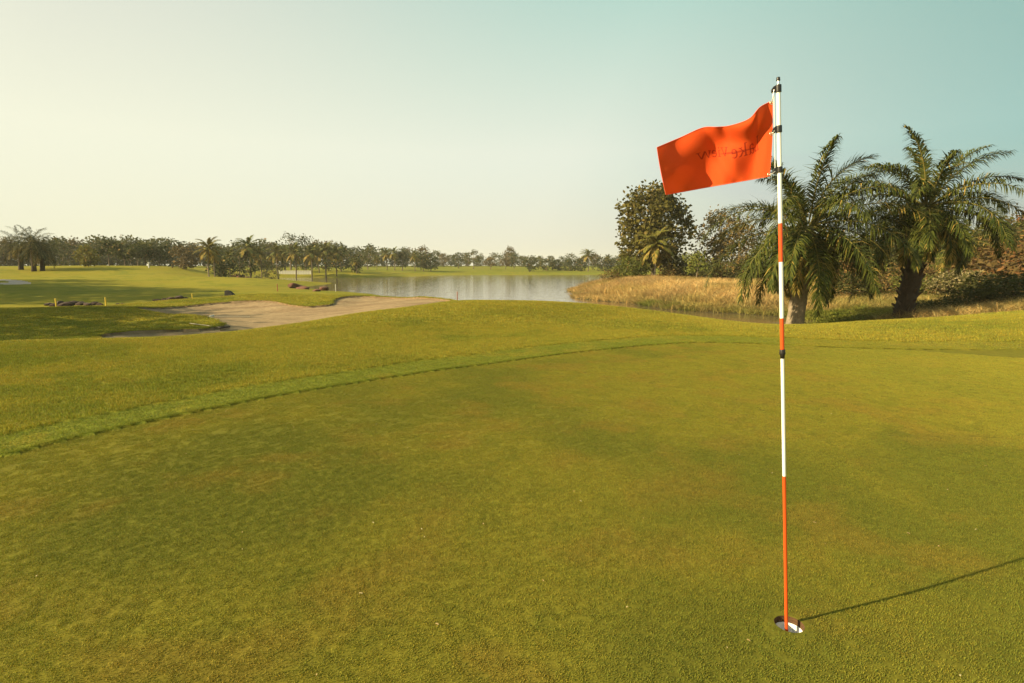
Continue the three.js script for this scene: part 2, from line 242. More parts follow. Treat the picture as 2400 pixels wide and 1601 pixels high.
{
  // rings round the tee-side origin, finer near by
  const angs = []; for (let a = -52; a <= 52.001; a += 0.16) angs.push(a); for (let a = 57; a < 308; a += 5) angs.push(a);
  const radii = []; for (let r = 0.5; r < 360; r *= r > 14.5 && r < 37 ? 1.0075 : r < 45 ? 1.0125 : 1.02) radii.push(r); for (const r of [420, 600, 900, 1300]) radii.push(r);
  const nA = angs.length, nR = radii.length, P = new Float32Array(nA * nR * 3), SB = new Float32Array(nA * nR), SG = new Float32Array(nA * nR), SPt = new Float32Array(nA * nR), C = new Float32Array(nA * nR * 3), SC = new Float32Array(nA * nR * 3);
  for (let i = 0; i < nA; i++) { const a = angs[i] * Math.PI / 180, s = Math.sin(a), c = Math.cos(a); for (let j = 0; j < nR; j++) {
    const k = i * nR + j; let x = s * radii[j], z = -c * radii[j]; const sb = SB[k] = sdBunker(x, z), g = SG[k] = sdGreen(x, z); SPt[k] = sdPath(x, z);
    for (const [d, f, q] of [[sb, sdBunker, 0.0045], [g, sdGreen, 0.0067]]) if (Math.abs(d) < radii[j] * q) { const e = 0.01, gx = (f(x + e, z) - f(x - e, z)) / (2 * e), gz = (f(x, z + e) - f(x, z - e)) / (2 * e); x -= gx * d; z -= gz * d; }
    P[k * 3] = x; P[k * 3 + 1] = height(x, z, sb, g); P[k * 3 + 2] = z;
    let col = turfColour(x, z, g);
    if (radii[j] > 22) { const w = isWild(x, z); if (w) col = mix3([0.12, 0.085, 0.045], [0.07, 0.07, 0.025], fbm(x * 0.5, z * 0.5)); }
    if (g < 0) col = mix3(col, THATCH, 0.35);
    C.set(col, k * 3);
    const n = fbm(x * 0.5, z * 1.6, 4); SC.set(mix3([0.43, 0.31, 0.185], [0.34, 0.235, 0.14], smooth(0.35, 0.7, n)), k * 3);
  } }
  const want = { fairway: [], putting_green: [], bunker_sand: [], cart_path: [], bunker_lip: [] };
  for (let i = 0; i < nA; i++) { const ii = (i + 1) % nA; for (let j = 0; j < nR - 1; j++) {
    const q = [i * nR + j, i * nR + j + 1, ii * nR + j, ii * nR + j + 1];
    const mx = (P[q[0] * 3] + P[q[3] * 3]) / 2, mz = (P[q[0] * 3 + 2] + P[q[3] * 3 + 2]) / 2;
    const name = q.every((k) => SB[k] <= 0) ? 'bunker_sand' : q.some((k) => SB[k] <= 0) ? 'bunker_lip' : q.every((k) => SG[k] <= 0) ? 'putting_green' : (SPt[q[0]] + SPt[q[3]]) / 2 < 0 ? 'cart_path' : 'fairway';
    if (Math.hypot(mx - cup.x, mz - cup.z) < 0.105) continue;
    want[name].push(q[0], q[2], q[1], q[1], q[2], q[3]);
  } }
  const normals = (() => { const g = new THREE.BufferGeometry(); g.setAttribute('position', new THREE.BufferAttribute(P, 3)); g.setIndex([].concat(want.fairway.slice(0, 3))); const all = new Uint32Array(Object.values(want).reduce((s, l) => s + l.length, 0)); let o = 0; for (const l of Object.values(want)) { all.set(l, o); o += l.length; } g.setIndex(new THREE.BufferAttribute(all, 1)); g.computeVertexNormals(); return g.getAttribute('normal').array; })();
  const pull = (list, cols) => { const map = new Int32Array(nA * nR).fill(-1), p = [], c = [], n = [], uv = [], idx = new Uint32Array(list.length); list.forEach((k, t) => { if (map[k] < 0) { map[k] = p.length / 3; p.push(P[k * 3], P[k * 3 + 1], P[k * 3 + 2]); n.push(normals[k * 3], normals[k * 3 + 1], normals[k * 3 + 2]); c.push(cols[k * 3], cols[k * 3 + 1], cols[k * 3 + 2]); uv.push(P[k * 3] / 1.7, P[k * 3 + 2] / 1.7); } idx[t] = map[k]; });
    const g = new THREE.BufferGeometry(); g.setAttribute('position', new THREE.Float32BufferAttribute(p, 3)); g.setAttribute('normal', new THREE.Float32BufferAttribute(n, 3)); g.setAttribute('color', new THREE.Float32BufferAttribute(c, 3)); g.setAttribute('uv', new THREE.Float32BufferAttribute(uv, 2)); g.setIndex(new THREE.BufferAttribute(idx, 1)); return g; };
  structure('fairway', pull(want.fairway, C), M.turf, 'mown fairway and rough falling to the lake');
  structure('bunker_sand', pull(want.bunker_sand, SC), M.sand, 'raked tan sand of the bunker beside the green');
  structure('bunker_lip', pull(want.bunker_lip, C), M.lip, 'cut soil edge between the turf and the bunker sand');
  structure('cart_path', pull(want.cart_path, C), M.path, 'grey cart path bending through the far fairway');
  // collar of short turf round the cup, then the green
  const ring = new THREE.BufferGeometry(), rp = [], rc = [], ru = [], ri = [], RS = [0.0545, 0.0565, 0.075, 0.10, 0.135];
  for (let k = 0; k < 5; k++) for (let a = 0; a < 48; a++) { const t = a / 48 * 2 * Math.PI, x = cup.x + RS[k] * Math.cos(t), z = cup.z + RS[k] * Math.sin(t); rp.push(x, height(x, z) + [0.0005, 0.002, 0.002, 0.0015, -0.002][k], z); rc.push(...(k === 0 ? [0.16, 0.08, 0.02] : mix3(turfColour(x, z, -1), THATCH, 0.35))); ru.push(x / 1.7, z / 1.7); }
  for (let k = 0; k < 4; k++) for (let a = 0; a < 48; a++) { const b = (a + 1) % 48; ri.push(k * 48 + a, k * 48 + b, (k + 1) * 48 + a, (k + 1) * 48 + a, k * 48 + b, (k + 1) * 48 + b); }
  ring.setAttribute('position', new THREE.Float32BufferAttribute(rp, 3)); ring.setAttribute('color', new THREE.Float32BufferAttribute(rc, 3)); ring.setAttribute('uv', new THREE.Float32BufferAttribute(ru, 2)); ring.setIndex(ri); ring.computeVertexNormals();
  structure('putting_green', mergeGeometries([pull(want.putting_green, C), ring]), M.green, 'close-cut olive putting green round the hole');
}
{ // the lake
  const g = new THREE.PlaneGeometry(520, 330, 1, 1); g.rotateX(-Math.PI / 2); const uv = g.getAttribute('uv'); for (let i = 0; i < uv.count; i++) uv.setXY(i, uv.getX(i) * 520 / 34, uv.getY(i) * 330 / 5.5);
  const m = structure('lake', g, M.water, 'calm lake with a muddy channel'); m.position.set(20, LAKE, -20 - 165);
}

// ---------------------------------------------------------------- flagstick, flag and cup
{
  const depthTop = 2.05, foot = V(cup.x - 0.002, -0.115, cup.z), tip = at(1824, 181, depthTop), axis = tip.clone().sub(foot), len = axis.length(), dir = axis.clone().normalize();
  const stick = thing('flagstick', foot, 'red and white striped flagstick leaning in the golf hole', 'flagstick');
  stick.quaternion.setFromUnitVectors(V(0, 1, 0), dir);
  // rows of the picture where the stripes change, measured along the leaning stick
  const along = (row) => { let lo = 0, hi = len; for (let k = 0; k < 40; k++) { const m = (lo + hi) / 2, p = foot.clone().addScaledVector(dir, m), y = p.y - EYE, D = -p.z, cy = y * CP + D * SP * 1, cz = -y * SP * -1; const up = y * CP + D * SP, fw = D * CP - y * SP; const r = 800.5 - F * up / fw; if (r > row) lo = m; else hi = m; } return (lo + hi) / 2; };
  const lathe = (list, seg = 20) => new THREE.LatheGeometry(list.map(([r, y]) => new THREE.Vector2(r, y)), seg);
  const R1 = 0.0074, R0 = 0.0064, J0 = along(840), J1 = along(819);
  const tubeBand = (a, b, r) => lathe([[0, a], [r - 0.0004, a], [r, a + 0.0006], [r, b - 0.0006], [r - 0.0004, b], [0, b]]);
  const y1116 = along(1116), y746 = along(746), y614 = along(614), y523 = along(523.5), y214 = along(213);
  part('red_band', tubeBand(0.012, y1116, R0), M.red, stick); part('white_band', tubeBand(y1116, J0, R0), M.white, stick);
  part('ferrule', lathe([[0, 0], [0.006, 0], [0.0085, 0.004], [0.0085, 0.012], [0, 0.012]]), M.steel, stick);
  part('joint', lathe([[0, J0], [0.0078, J0], [0.0082, J0 + 0.012], [0.0105, J0 + 0.016], [0.0112, J0 + 0.022], [0.0095, J0 + 0.026], [0.0104, J0 + 0.029], [0.0092, J1], [0, J1]]), M.black, stick);
  part('red_band', tubeBand(J1, y746, R1), M.red, stick); part('white_band', tubeBand(y746, y614, R1), M.white, stick); part('red_band', tubeBand(y614, y523, R1), M.red, stick); part('white_band', tubeBand(y523, y214, R1), M.white, stick);
  const neck = along(199), knob = along(189.6);
  part('neck', lathe([[0, y214], [0.0045, y214], [0.0045, knob + 0.001], [0, knob + 0.001]]), M.steel, stick);
  part('finial', lathe([[0, knob], [0.0062, knob], [0.0068, knob + 0.003], [0.0062, knob + 0.0065], [0.0066, knob + 0.009], [0.0055, len], [0, len + 0.001]]), M.black, stick);
  // swivel clamps that carry the halyard rod, on the side away from the wind
  const out = V(-1, 0, -0.12).normalize(), rodX = -0.0165;
  const clampAt = (a, b) => {
    const m = (a + b) / 2, c = part('clamp', lathe([[R1, a], [0.0098, a], [0.0102, a + 0.002], [0.0102, b - 0.002], [0.0098, b], [R1, b]]), M.black, stick);
    const s = new THREE.Shape(); s.moveTo(0, -0.008); s.lineTo(0.007, -0.012); s.quadraticCurveTo(0.0145, -0.0125, 0.0145, -0.006); s.lineTo(0.0145, -0.001); s.lineTo(0.007, 0.008); s.lineTo(0, 0.010); s.closePath();
    const h = new THREE.Path(); h.absarc(0.0085, -0.0055, 0.0028, 0, 2 * Math.PI, true); s.holes.push(h);
    const g = new THREE.ExtrudeGeometry(s, { depth: 0.007, bevelEnabled: true, bevelSize: 0.001, bevelThickness: 0.001, bevelSegments: 1, steps: 1 }); g.translate(0.0085, m, -0.0035); g.rotateY(Math.PI - 0.1);
    part('lug', g, M.black, c); return m;
  };
  const c1 = clampAt(along(216.5), neck), c2 = clampAt(along(310.7), along(294.6)), c3 = clampAt(along(404.6), along(391));
  { const g = new THREE.CylinderGeometry(0.0012, 0.0012, c1 - c3, 8); g.translate(rodX, (c1 + c3) / 2, 0.001); part('halyard_rod', g, M.cord, stick); }
  // the hole
  const hole = thing('hole_cup', V(cup.x, 0, cup.z), 'white-lined golf hole cut in the putting green', 'golf hole');
  part('soil_wall', lathe([[0.0545, 0.0005], [0.0548, -0.012], [0.0543, -0.026], [0.0545, -0.04]], 48), M.soil, hole);
  part('liner', lathe([[0.0545, -0.038], [0.0538, -0.0265], [0.0512, -0.026], [0.0505, -0.028], [0.0500, -0.118], [0.009, -0.118], [0.009, -0.124], [0.052, -0.124], [0.0545, -0.12], [0.0545, -0.038]], 48), M.liner, hole);

  // the flag: surveyed edges, then folds in depth
  const topE = [[1811, 236], [1782, 251], [1757, 278], [1710, 295], [1681, 298], [1650, 299], [1595, 322.5], [1540, 345.7]], botE = [[1804, 413], [1784, 416.5], [1768, 419.5], [1731, 426], [1700, 431.5], [1668, 437], [1605, 448.5], [1561, 456.5]];
  const curve = (L) => new THREE.CatmullRomCurve3(L.map(([x, y]) => V(x, y, 0)), false, 'centripetal');
  const ct = curve(topE), cb = curve(botE), NU = 72, NV = 44, pos = [], uvs = [], idx = [], back = [];
  for (let j = 0; j <= NV; j++) for (let i = 0; i <= NU; i++) {
    const u = i / NU, v = j / NV, a = ct.getPoint(u), b = cb.getPoint(u), px = a.x + (b.x - a.x) * v, bulge = Math.sin(v * Math.PI) * (u < 0.06 ? (1 - u / 0.06) * 3 : -(u > 0.8 ? (u - 0.8) / 0.2 * 1.5 : 0));
    const py = a.y + (b.y - a.y) * v;
    let d = 0.17 * u - 0.15 * smooth(0.66, 1.1, u) * (u - 0.66) / 0.34 * (1 - 0.25 * v);
    d -= 0.040 * Math.pow(smooth(0.36, 0.0, v + 0.12 * u - 0.06), 1.2) * smooth(0.02, 0.2, u) * smooth(0.75, 0.45, u);   // the top edge rolls forward
    d += 0.017 * Math.sin((u * 2.1 - v * 0.75 + 0.28) * Math.PI * 2) * smooth(0, 0.25, u) * (1 - 0.45 * v);            // travelling folds
    d += 0.007 * Math.sin((u * 4.6 + v * 1.1) * Math.PI * 2) * smooth(0.1, 0.5, u) * (1 - 0.6 * v);
    
    d += 0.0012 * Math.sin(u * 60) * smooth(0.9, 1, v) ;                                                              // puckered hem
    const p = at(px + bulge, py, 2.052 + d); pos.push(p.x, p.y, p.z); uvs.push(u, 1 - v);
  }
  for (let j = 0; j < NV; j++) for (let i = 0; i < NU; i++) { const a = j * (NU + 1) + i, b = a + NU + 1; idx.push(a, a + 1, b, b, a + 1, b + 1); }
  const sheet = new THREE.BufferGeometry(); sheet.setAttribute('position', new THREE.Float32BufferAttribute(pos, 3)); sheet.setAttribute('uv', new THREE.Float32BufferAttribute(uvs, 2)); sheet.setIndex(idx); sheet.computeVertexNormals();
  // printed lettering showing through the cloth from its far side, so mirrored as seen from here
  const cv = document.createElement('canvas'); cv.width = 1024; cv.height = 640; const x = cv.getContext('2d');
  x.fillStyle = 'rgb(255,255,255)'; x.fillRect(0, 0, 1024, 640);
  for (let k = 0; k < 9000; k++) { const t = hash(k, 3); x.fillStyle = `rgba(${t > 0.5 ? '255,255,255' : '225,205,200'},0.18)`; x.fillRect(hash(k, 1) * 1024, hash(k, 2) * 640, 1 + hash(k, 5) * 22, 1); }
  // u runs from the hoist (right in the picture) to the fly, so plain text is mirrored as seen from here
  x.fillStyle = 'rgba(112,60,42,0.5)'; x.textAlign = 'left'; x.textBaseline = 'alphabetic';
  x.save(); x.translate(176, 372); x.scale(1, 1.5); x.font = '128px serif'; x.fillText('Lake', 0, 0); x.restore();
  x.save(); x.translate(500, 334); x.rotate(-0.02); x.scale(1, 1.15); x.font = '126px serif'; x.fillText('View', 0, 0); x.restore();
  x.fillStyle = 'rgba(118,58,40,0.34)'; x.beginPath(); x.moveTo(215, 330); x.quadraticCurveTo(330, 296, 455, 292); x.quadraticCurveTo(540, 290, 610, 302); x.quadraticCurveTo(540, 312, 455, 318); x.quadraticCurveTo(330, 318, 215, 330); x.fill();  // shadow of a cloth fold, painted as a tapered stroke across the lettering
  const printAndFoldShade = new THREE.CanvasTexture(cv); printAndFoldShade.colorSpace = THREE.SRGBColorSpace;
  M.cloth = new THREE.MeshPhysicalMaterial({ side: THREE.DoubleSide, color: rgb(0.66, 0.070, 0.007), map: printAndFoldShade, roughness: 0.85, specularIntensity: 0.4, transmission: 0.28, thickness: 0, bumpMap: clothTex, bumpScale: 0.0002 });
  M.hem = new THREE.MeshPhysicalMaterial({ side: THREE.DoubleSide, color: rgb(0.74, 0.085, 0.01), roughness: 0.85, transmission: 0.25, thickness: 0 });
  const flag = thing('golf_flag', V(0, 0, 0), 'orange cloth golf flag lettered Lake View flying from the flagstick', 'flag');
  const mid = V(pos[0], pos[1], pos[2]); flag.position.copy(mid);
  sheet.translate(-mid.x, -mid.y, -mid.z);
  part('cloth', sheet, M.cloth, flag);
  const g2 = sheet.getAttribute('position'), P = (i, j) => V(g2.getX(j * (NU + 1) + i), g2.getY(j * (NU + 1) + i), g2.getZ(j * (NU + 1) + i));
  const hem = (list) => tube(list, list.map(() => 0.0016), 6);
  part('hem', hem(Array.from({ length: NU + 1 }, (_, i) => P(i, 0))), M.hem, flag); part('hem', hem(Array.from({ length: NU + 1 }, (_, i) => P(i, NV))), M.hem, flag); part('hem', hem(Array.from({ length: NV + 1 }, (_, j) => P(NU, j))), M.hem, flag);
  for (const [j, a] of [[1, c1], [19, c2], [NV - 1, c3]]) {
    const e = P(1, j), rod = foot.clone().add(V(rodX, a - 0.004, 0.002).applyQuaternion(stick.quaternion)).sub(mid);
    const gr = new THREE.TorusGeometry(0.0055, 0.0016, 8, 18); gr.translate(e.x, e.y, e.z + 0.0012); part('grommet', gr, M.brass, flag);
    const m = e.clone().add(rod).multiplyScalar(0.5).add(V(0, -0.003, 0.002)); part('clip', tube([e.clone().add(V(0, 0, 0.001)), m, rod], [0.0017, 0.0021, 0.0017], 6), M.steel, flag);
  }
}

// ---------------------------------------------------------------- plants: builders
function frond(r, o) { // one pinnate leaf growing along +x, gravity -y
  const f = new Faces(), pts = [], n = 12, L = o.len, ds = L / n; let p = V(0, 0, 0);
  for (let i = 0; i <= n; i++) { const s = i / n, th = o.elev - o.droop * Math.pow(s, 1.35), wz = (o.bend ?? 0) * s * s; pts.push(p.clone()); p = p.clone().add(V(Math.cos(th) * Math.cos(wz), Math.sin(th), Math.cos(th) * Math.sin(wz)).multiplyScalar(ds)); }
  const curve = new THREE.CatmullRomCurve3(pts), count = o.leaflets, T = V(0, 0, 0), B = V(0, 0, 0), N = V(0, 0, 0);
  for (let k = 0; k < count; k++) {
    const s = 0.1 + 0.9 * (k + r() * 0.6) / count, q = curve.getPoint(s); curve.getTangent(s, T); B.crossVectors(T, V(0, 1, 0)); if (B.lengthSq() < 0.02) B.set(0, 0, 1); B.normalize(); N.crossVectors(B, T).normalize();
    const size = o.leaf * Math.min(1, 0.35 + 2.6 * (s - 0.1)) * (1 - 0.62 * Math.pow(Math.max(0, s - 0.45) / 0.55, 1.6)) * (0.82 + r() * 0.36);
    for (const side of [-1, 1]) {
      const al = (1.25 - 0.75 * s) + (r() - 0.5) * 0.3, be = (o.plume ?? 0.5) * (r() - 0.5) * 2 + 0.12 + (o.twist ?? 0) * side;
      const d = T.clone().multiplyScalar(Math.cos(al)).addScaledVector(B, side * Math.sin(al) * Math.cos(be)).addScaledVector(N, Math.sin(al) * Math.sin(be)).normalize();
      const d2 = d.clone().add(V(0, -(o.sag ?? 0.6) * (0.7 + r() * 0.6), 0)).normalize();
      const w = V(0, 0, 0).crossVectors(d, N).normalize().multiplyScalar(o.width * (0.7 + 0.5 * r()) * 0.5), m = q.clone().addScaledVector(d, size * 0.45), e = m.clone().addScaledVector(d2, size * 0.55);
      const dry = r() < (o.dry ?? 0.05), t = r(), c = dry ? [0.30, 0.205, 0.045] : mix3(o.c0, o.c1, t);
      const w2 = w.clone().multiplyScalar(0.75);
      f.quad(q.clone().sub(w2), q.clone().add(w2), m.clone().add(w), m.clone().sub(w), c); f.tri(m.clone().sub(w), m.clone().add(w), e, c);
    }
  }
  const rib = tube(pts, pts.map((_, i) => o.rib * (1 - 0.85 * i / n)), 5, false), rc = new Float32Array(rib.getAttribute('position').count * 3); for (let i = 0; i < rc.length; i += 3) rc.set(o.ribColour ?? [0.19, 0.16, 0.04], i); rib.setAttribute('color', new THREE.BufferAttribute(rc, 3));
  return mergeGeometries([f.build(), rib]);
}
function oilPalm(name, p, seed, label, o) {
  const r = rng(seed), t = thing(name, p, label, 'palm tree', o.group), H = o.trunk, lean = o.lean, n = 9, pts = [], rad = [];
  for (let i = 0; i <= n; i++) { const s = i / n; pts.push(V(lean[0] * (s * 1.6 - 0.6 * s * s), -0.25 + (H + 0.55) * s, lean[1] * s)); rad.push(o.radius * (1.12 - 0.3 * s + 0.03 * Math.sin(i * 2.4)) * (i === 0 ? 1.15 : 1)); }
  const bark = o.dark ? M.darkBark : M.paleBark, g = tube(pts, rad, 14); { const a = g.getAttribute('position'), uv = []; for (let i = 0; i < a.count; i++) { const k = 1 + 0.09 * (hash(i, seed) - 0.5); a.setX(i, a.getX(i) * 1 + (hash(i, seed + 1) - 0.5) * 0.03); uv.push((i % 14) / 14 * 2, a.getY(i)); } g.setAttribute('uv', new THREE.Float32BufferAttribute(uv, 2)); g.computeVertexNormals(); }
  const trunk = part('trunk', g, bark, t), curve = new THREE.CatmullRomCurve3(pts);
  // old leaf bases in a spiral
  const bootGeo = (() => { const s = new THREE.CylinderGeometry(0.035, 0.09, 0.26, 5, 2); s.scale(1, 1, 0.55); s.translate(0, 0.1, 0); return s; })();
  const nb = o.boots; for (let k = 0; k < nb; k++) { const s = 0.1 + 0.88 * k / nb, a = k * 2.399, q = curve.getPoint(s), rr = o.radius * (1.08 - 0.3 * s), m = part('leaf_base', bootGeo, o.dark ? M.darkBoot : M.boot, trunk); m.position.set(q.x + Math.cos(a) * rr * 0.92, q.y, q.z + Math.sin(a) * rr * 0.92); const out = o.shag * (0.6 + 0.8 * r()); m.rotation.set(0, -a, 0); m.rotateZ(-out); m.scale.setScalar((o.bootSize ?? 1) * (0.7 + 0.6 * r())); }
  const top = pts[n], N = o.fronds;
  const put = [];
  for (let k = 0; k < N; k++) {
    const s = k / (N - 1), az = k * 2.39996 + r() * 0.5 + o.turn, wind = Math.cos(az); // +1 points right, against the wind
    const elev = 1.36 - (o.range ?? 2.1) * Math.pow(s, 0.7) + (r() - 0.5) * 0.3, len = o.len * (0.66 + 0.4 * Math.sin(Math.PI * Math.min(1, 0.2 + s * 0.85))) * (0.85 + 0.3 * r());
    const geo = frond(r, { len, elev, droop: (s < 0.2 ? 0.9 : 1.4) + 0.5 * r() - 0.5 * s, bend: (Math.sin(az) > 0 ? 1 : -1) * -0.25 * wind + (r() - 0.5) * 0.3, leaflets: o.leaflets, leaf: 0.86 * o.len / 4.4, width: 0.044, rib: 0.04, plume: 1.0, sag: 0.4 + 0.8 * r(), dry: s > 0.8 ? 0.45 : 0.04, c0: o.c0 ?? [0.024, 0.042, 0.007], c1: o.c1 ?? [0.10, 0.105, 0.012] });
    put.push([geo, az, V(Math.cos(az) * 0.14, -0.25 * s + 0.1, Math.sin(az) * 0.14).add(top)]);
  }
  if (o.merge) { const all = put.map(([g, az, q]) => { g.rotateY(-az); g.translate(q.x, q.y, q.z); return g; }); part('crown', mergeGeometries(all), M.frond, t); }
  else for (const [g, az, q] of put) { const m = part('frond', g, M.frond, t); m.position.copy(q); m.rotation.y = -az; }
  return t;
}
function coconutGeo(seed, H, o = {}) { // [trunk, crown]
  const r = rng(seed), lx = (r() - 0.3) * H * 0.12, pts = [], rad = []; for (let i = 0; i <= 8; i++) { const s = i / 8; pts.push(V(lx * s * s, -0.3 + (H + 0.3) * s, 0.15 * Math.sin(s * 3))); rad.push(H * 0.021 * (1.25 - 0.5 * s) * (i === 0 ? 1.4 : 1)); }
  const N = o.fronds ?? 24, list = [];
  for (let k = 0; k < N; k++) { const s = k / (N - 1), az = k * 2.39996 + r() * 0.4, old = s > 0.72; const g = frond(r, { len: (o.len ?? 2.9) * (0.85 + 0.25 * r()), elev: 1.35 - 2.15 * s + (r() - 0.5) * 0.2, droop: 1.0 + 0.5 * r() - 0.4 * s, bend: 0.3 * (r() - 0.5) - 0.15 * Math.cos(az), leaflets: o.leaflets ?? 22, leaf: (o.len ?? 2.9) * 0.27, width: 0.14, rib: 0.05, plume: 0.2, sag: 0.9, dry: old ? 0.6 : 0.06, c0: o.c0 ?? [0.055, 0.075, 0.016], c1: o.c1 ?? [0.15, 0.15, 0.03], ribColour: [0.24, 0.19, 0.05] }); g.rotateY(-az); g.translate(pts[8].x, pts[8].y - 0.1 * s, pts[8].z); list.push(g); }
  const tg = tube(pts, rad, 8); tg.setAttribute('uv', new THREE.Float32BufferAttribute(new Float32Array(tg.getAttribute('position').count * 2).map((_, i) => i * 0.137 % 3), 2));
  return [tg, mergeGeometries(list)];
}
function broadGeo(seed, o) { // [limbs, foliage] of a leafy tree of height o.h
  const r = rng(seed), limbs = [], f = new Faces(), H = o.h, cy = o.low + (H - o.low) * 0.5, ry = (H - o.low) * 0.5, forkY = o.low + (H - o.low) * 0.2, lx = (r() - 0.5) * 0.1 * H;
  const trunkTop = V(lx, forkY, (r() - 0.5) * 0.05 * H), rt = o.trunk ?? H * 0.022;
  limbs.push(tube([V(0, -0.3, 0), V(lx * 0.3, forkY * 0.5, 0), trunkTop, V(lx * 1.3, cy, 0), V(lx, H * 0.93, 0)], [rt * 1.35, rt, rt * 0.85, rt * 0.5, rt * 0.1], 6));
  for (let c = 0; c < o.clumps; c++) {
    const a = r() * 2 * Math.PI, uy = r() * 2 - 1, rr = Math.pow(r(), 0.45), lobes = 0.72 + 0.42 * vnoise(Math.cos(a) * 1.6 + seed, uy * 1.7 + Math.sin(a) * 1.6), wy = uy < 0 ? Math.pow(1 - uy * uy, 0.35) : Math.sqrt(1 - uy * uy);
    const q = V(Math.cos(a) * wy * rr * o.w * 0.5 * lobes + lx, cy + uy * ry * (0.75 + 0.25 * rr) * (0.9 + 0.2 * r()), Math.sin(a) * wy * rr * o.w * 0.5 * lobes);
    if (c % (o.limbEvery ?? 6) === 0) { const s = trunkTop.clone().lerp(V(lx, cy, 0), r() * 0.8), m = s.clone().lerp(q, 0.5).add(V(0, -0.06 * H * r(), 0)); limbs.push(tube([s, m, q], [rt * 0.42, rt * 0.24, rt * 0.07], 4, false)); }
    const tone = r(), cs = o.clump * (0.6 + 0.8 * r());
    for (let l = 0; l < o.leaves; l++) {
      const d = V(r() - 0.5, (r() - 0.5) * 0.75, r() - 0.5).normalize().multiplyScalar(cs * Math.pow(r(), 0.5)), p = q.clone().add(d);
      const dirn = V(r() - 0.5, r() * 0.7 - 0.45, r() - 0.5).add(d.clone().multiplyScalar(0.7 / cs)).normalize(), side = V(r() - 0.5, (r() - 0.5) * 0.5, r() - 0.5).cross(dirn).normalize(), L = o.leaf * (0.6 + 0.8 * r()), W = L * (o.aspect ?? 0.55) * 0.5;
      const up = V(0, 0, 0).crossVectors(dirn, side).multiplyScalar(L * 0.12), m = p.clone().addScaledVector(dirn, L * 0.5);
      const dry = r() < (o.dry ?? 0.04), col = dry ? (o.dryColour ?? [0.26, 0.16, 0.05]) : mix3(o.c0, o.c1, clamp01(tone * 0.55 + r() * 0.5));
      f.quad(p, m.clone().addScaledVector(side, W).add(up), p.clone().addScaledVector(dirn, L), m.clone().addScaledVector(side, -W).add(up), col);
    }
  }
  const lg = mergeGeometries(limbs); lg.setAttribute('uv', new THREE.Float32BufferAttribute(new Float32Array(lg.getAttribute('position').count * 2).map((_, i) => (i * 0.173) % 2), 2));
  return [lg, f.build()];
}
function plant(name, geos, barkMat, p, label, category, group, o = {}) {
  const t = thing(name, p, label, category, group); part('trunk', geos[0], barkMat, t); part(o.crown ?? 'crown', geos[1], o.mat ?? M.leaf, t); t.rotation.y = o.turn ?? 0; const s = o.scale ?? 1; t.scale.set(s * (o.wide ?? 1), s, s * (o.wide ?? 1)); return t;
}
const ground = (px, D, sink = 0.05) => { const [a] = ray(px, 640), x = a * D; return V(x, height(x, -D) - sink, -D); };
const heightTo = (row, D, g) => EYE + ray(1200, row)[1] * D - g.y; // height of something on ground g whose top is at a picture row

// ---------------------------------------------------------------- the two oil palms by the green and the one behind
{
  const p1 = ground(1868, 25, 0.1), p2 = ground(2118, 25.5, 0.1), p3 = ground(2255, 41, 0.1);
  oilPalm('oil_palm', p1, 11, 'full oil palm with a pale scarred trunk beside the channel', { trunk: 4.35, lean: [0.28, 0.1], radius: 0.34, boots: 70, shag: 0.16, bootSize: 0.62, fronds: 52, range: 2.3, len: 4.5, leaflets: 112, turn: 0.7 });
  oilPalm('oil_palm', p2, 29, 'tall oil palm with a dark shaggy trunk and windswept upright fronds', { trunk: 4.9, lean: [0.62, 0.2], radius: 0.36, dark: true, boots: 80, shag: 0.75, bootSize: 1.15, fronds: 46, range: 2.1, len: 3.95, leaflets: 108, turn: 2.2 });
  oilPalm('oil_palm', p3, 47, 'smaller oil palm with dark trunk in the brush behind the tall palm', { trunk: 3.2, lean: [0.1, 0], radius: 0.3, dark: true, boots: 18, shag: 0.4, fronds: 26, len: 3.6, leaflets: 46, turn: 0.4, merge: true });
}

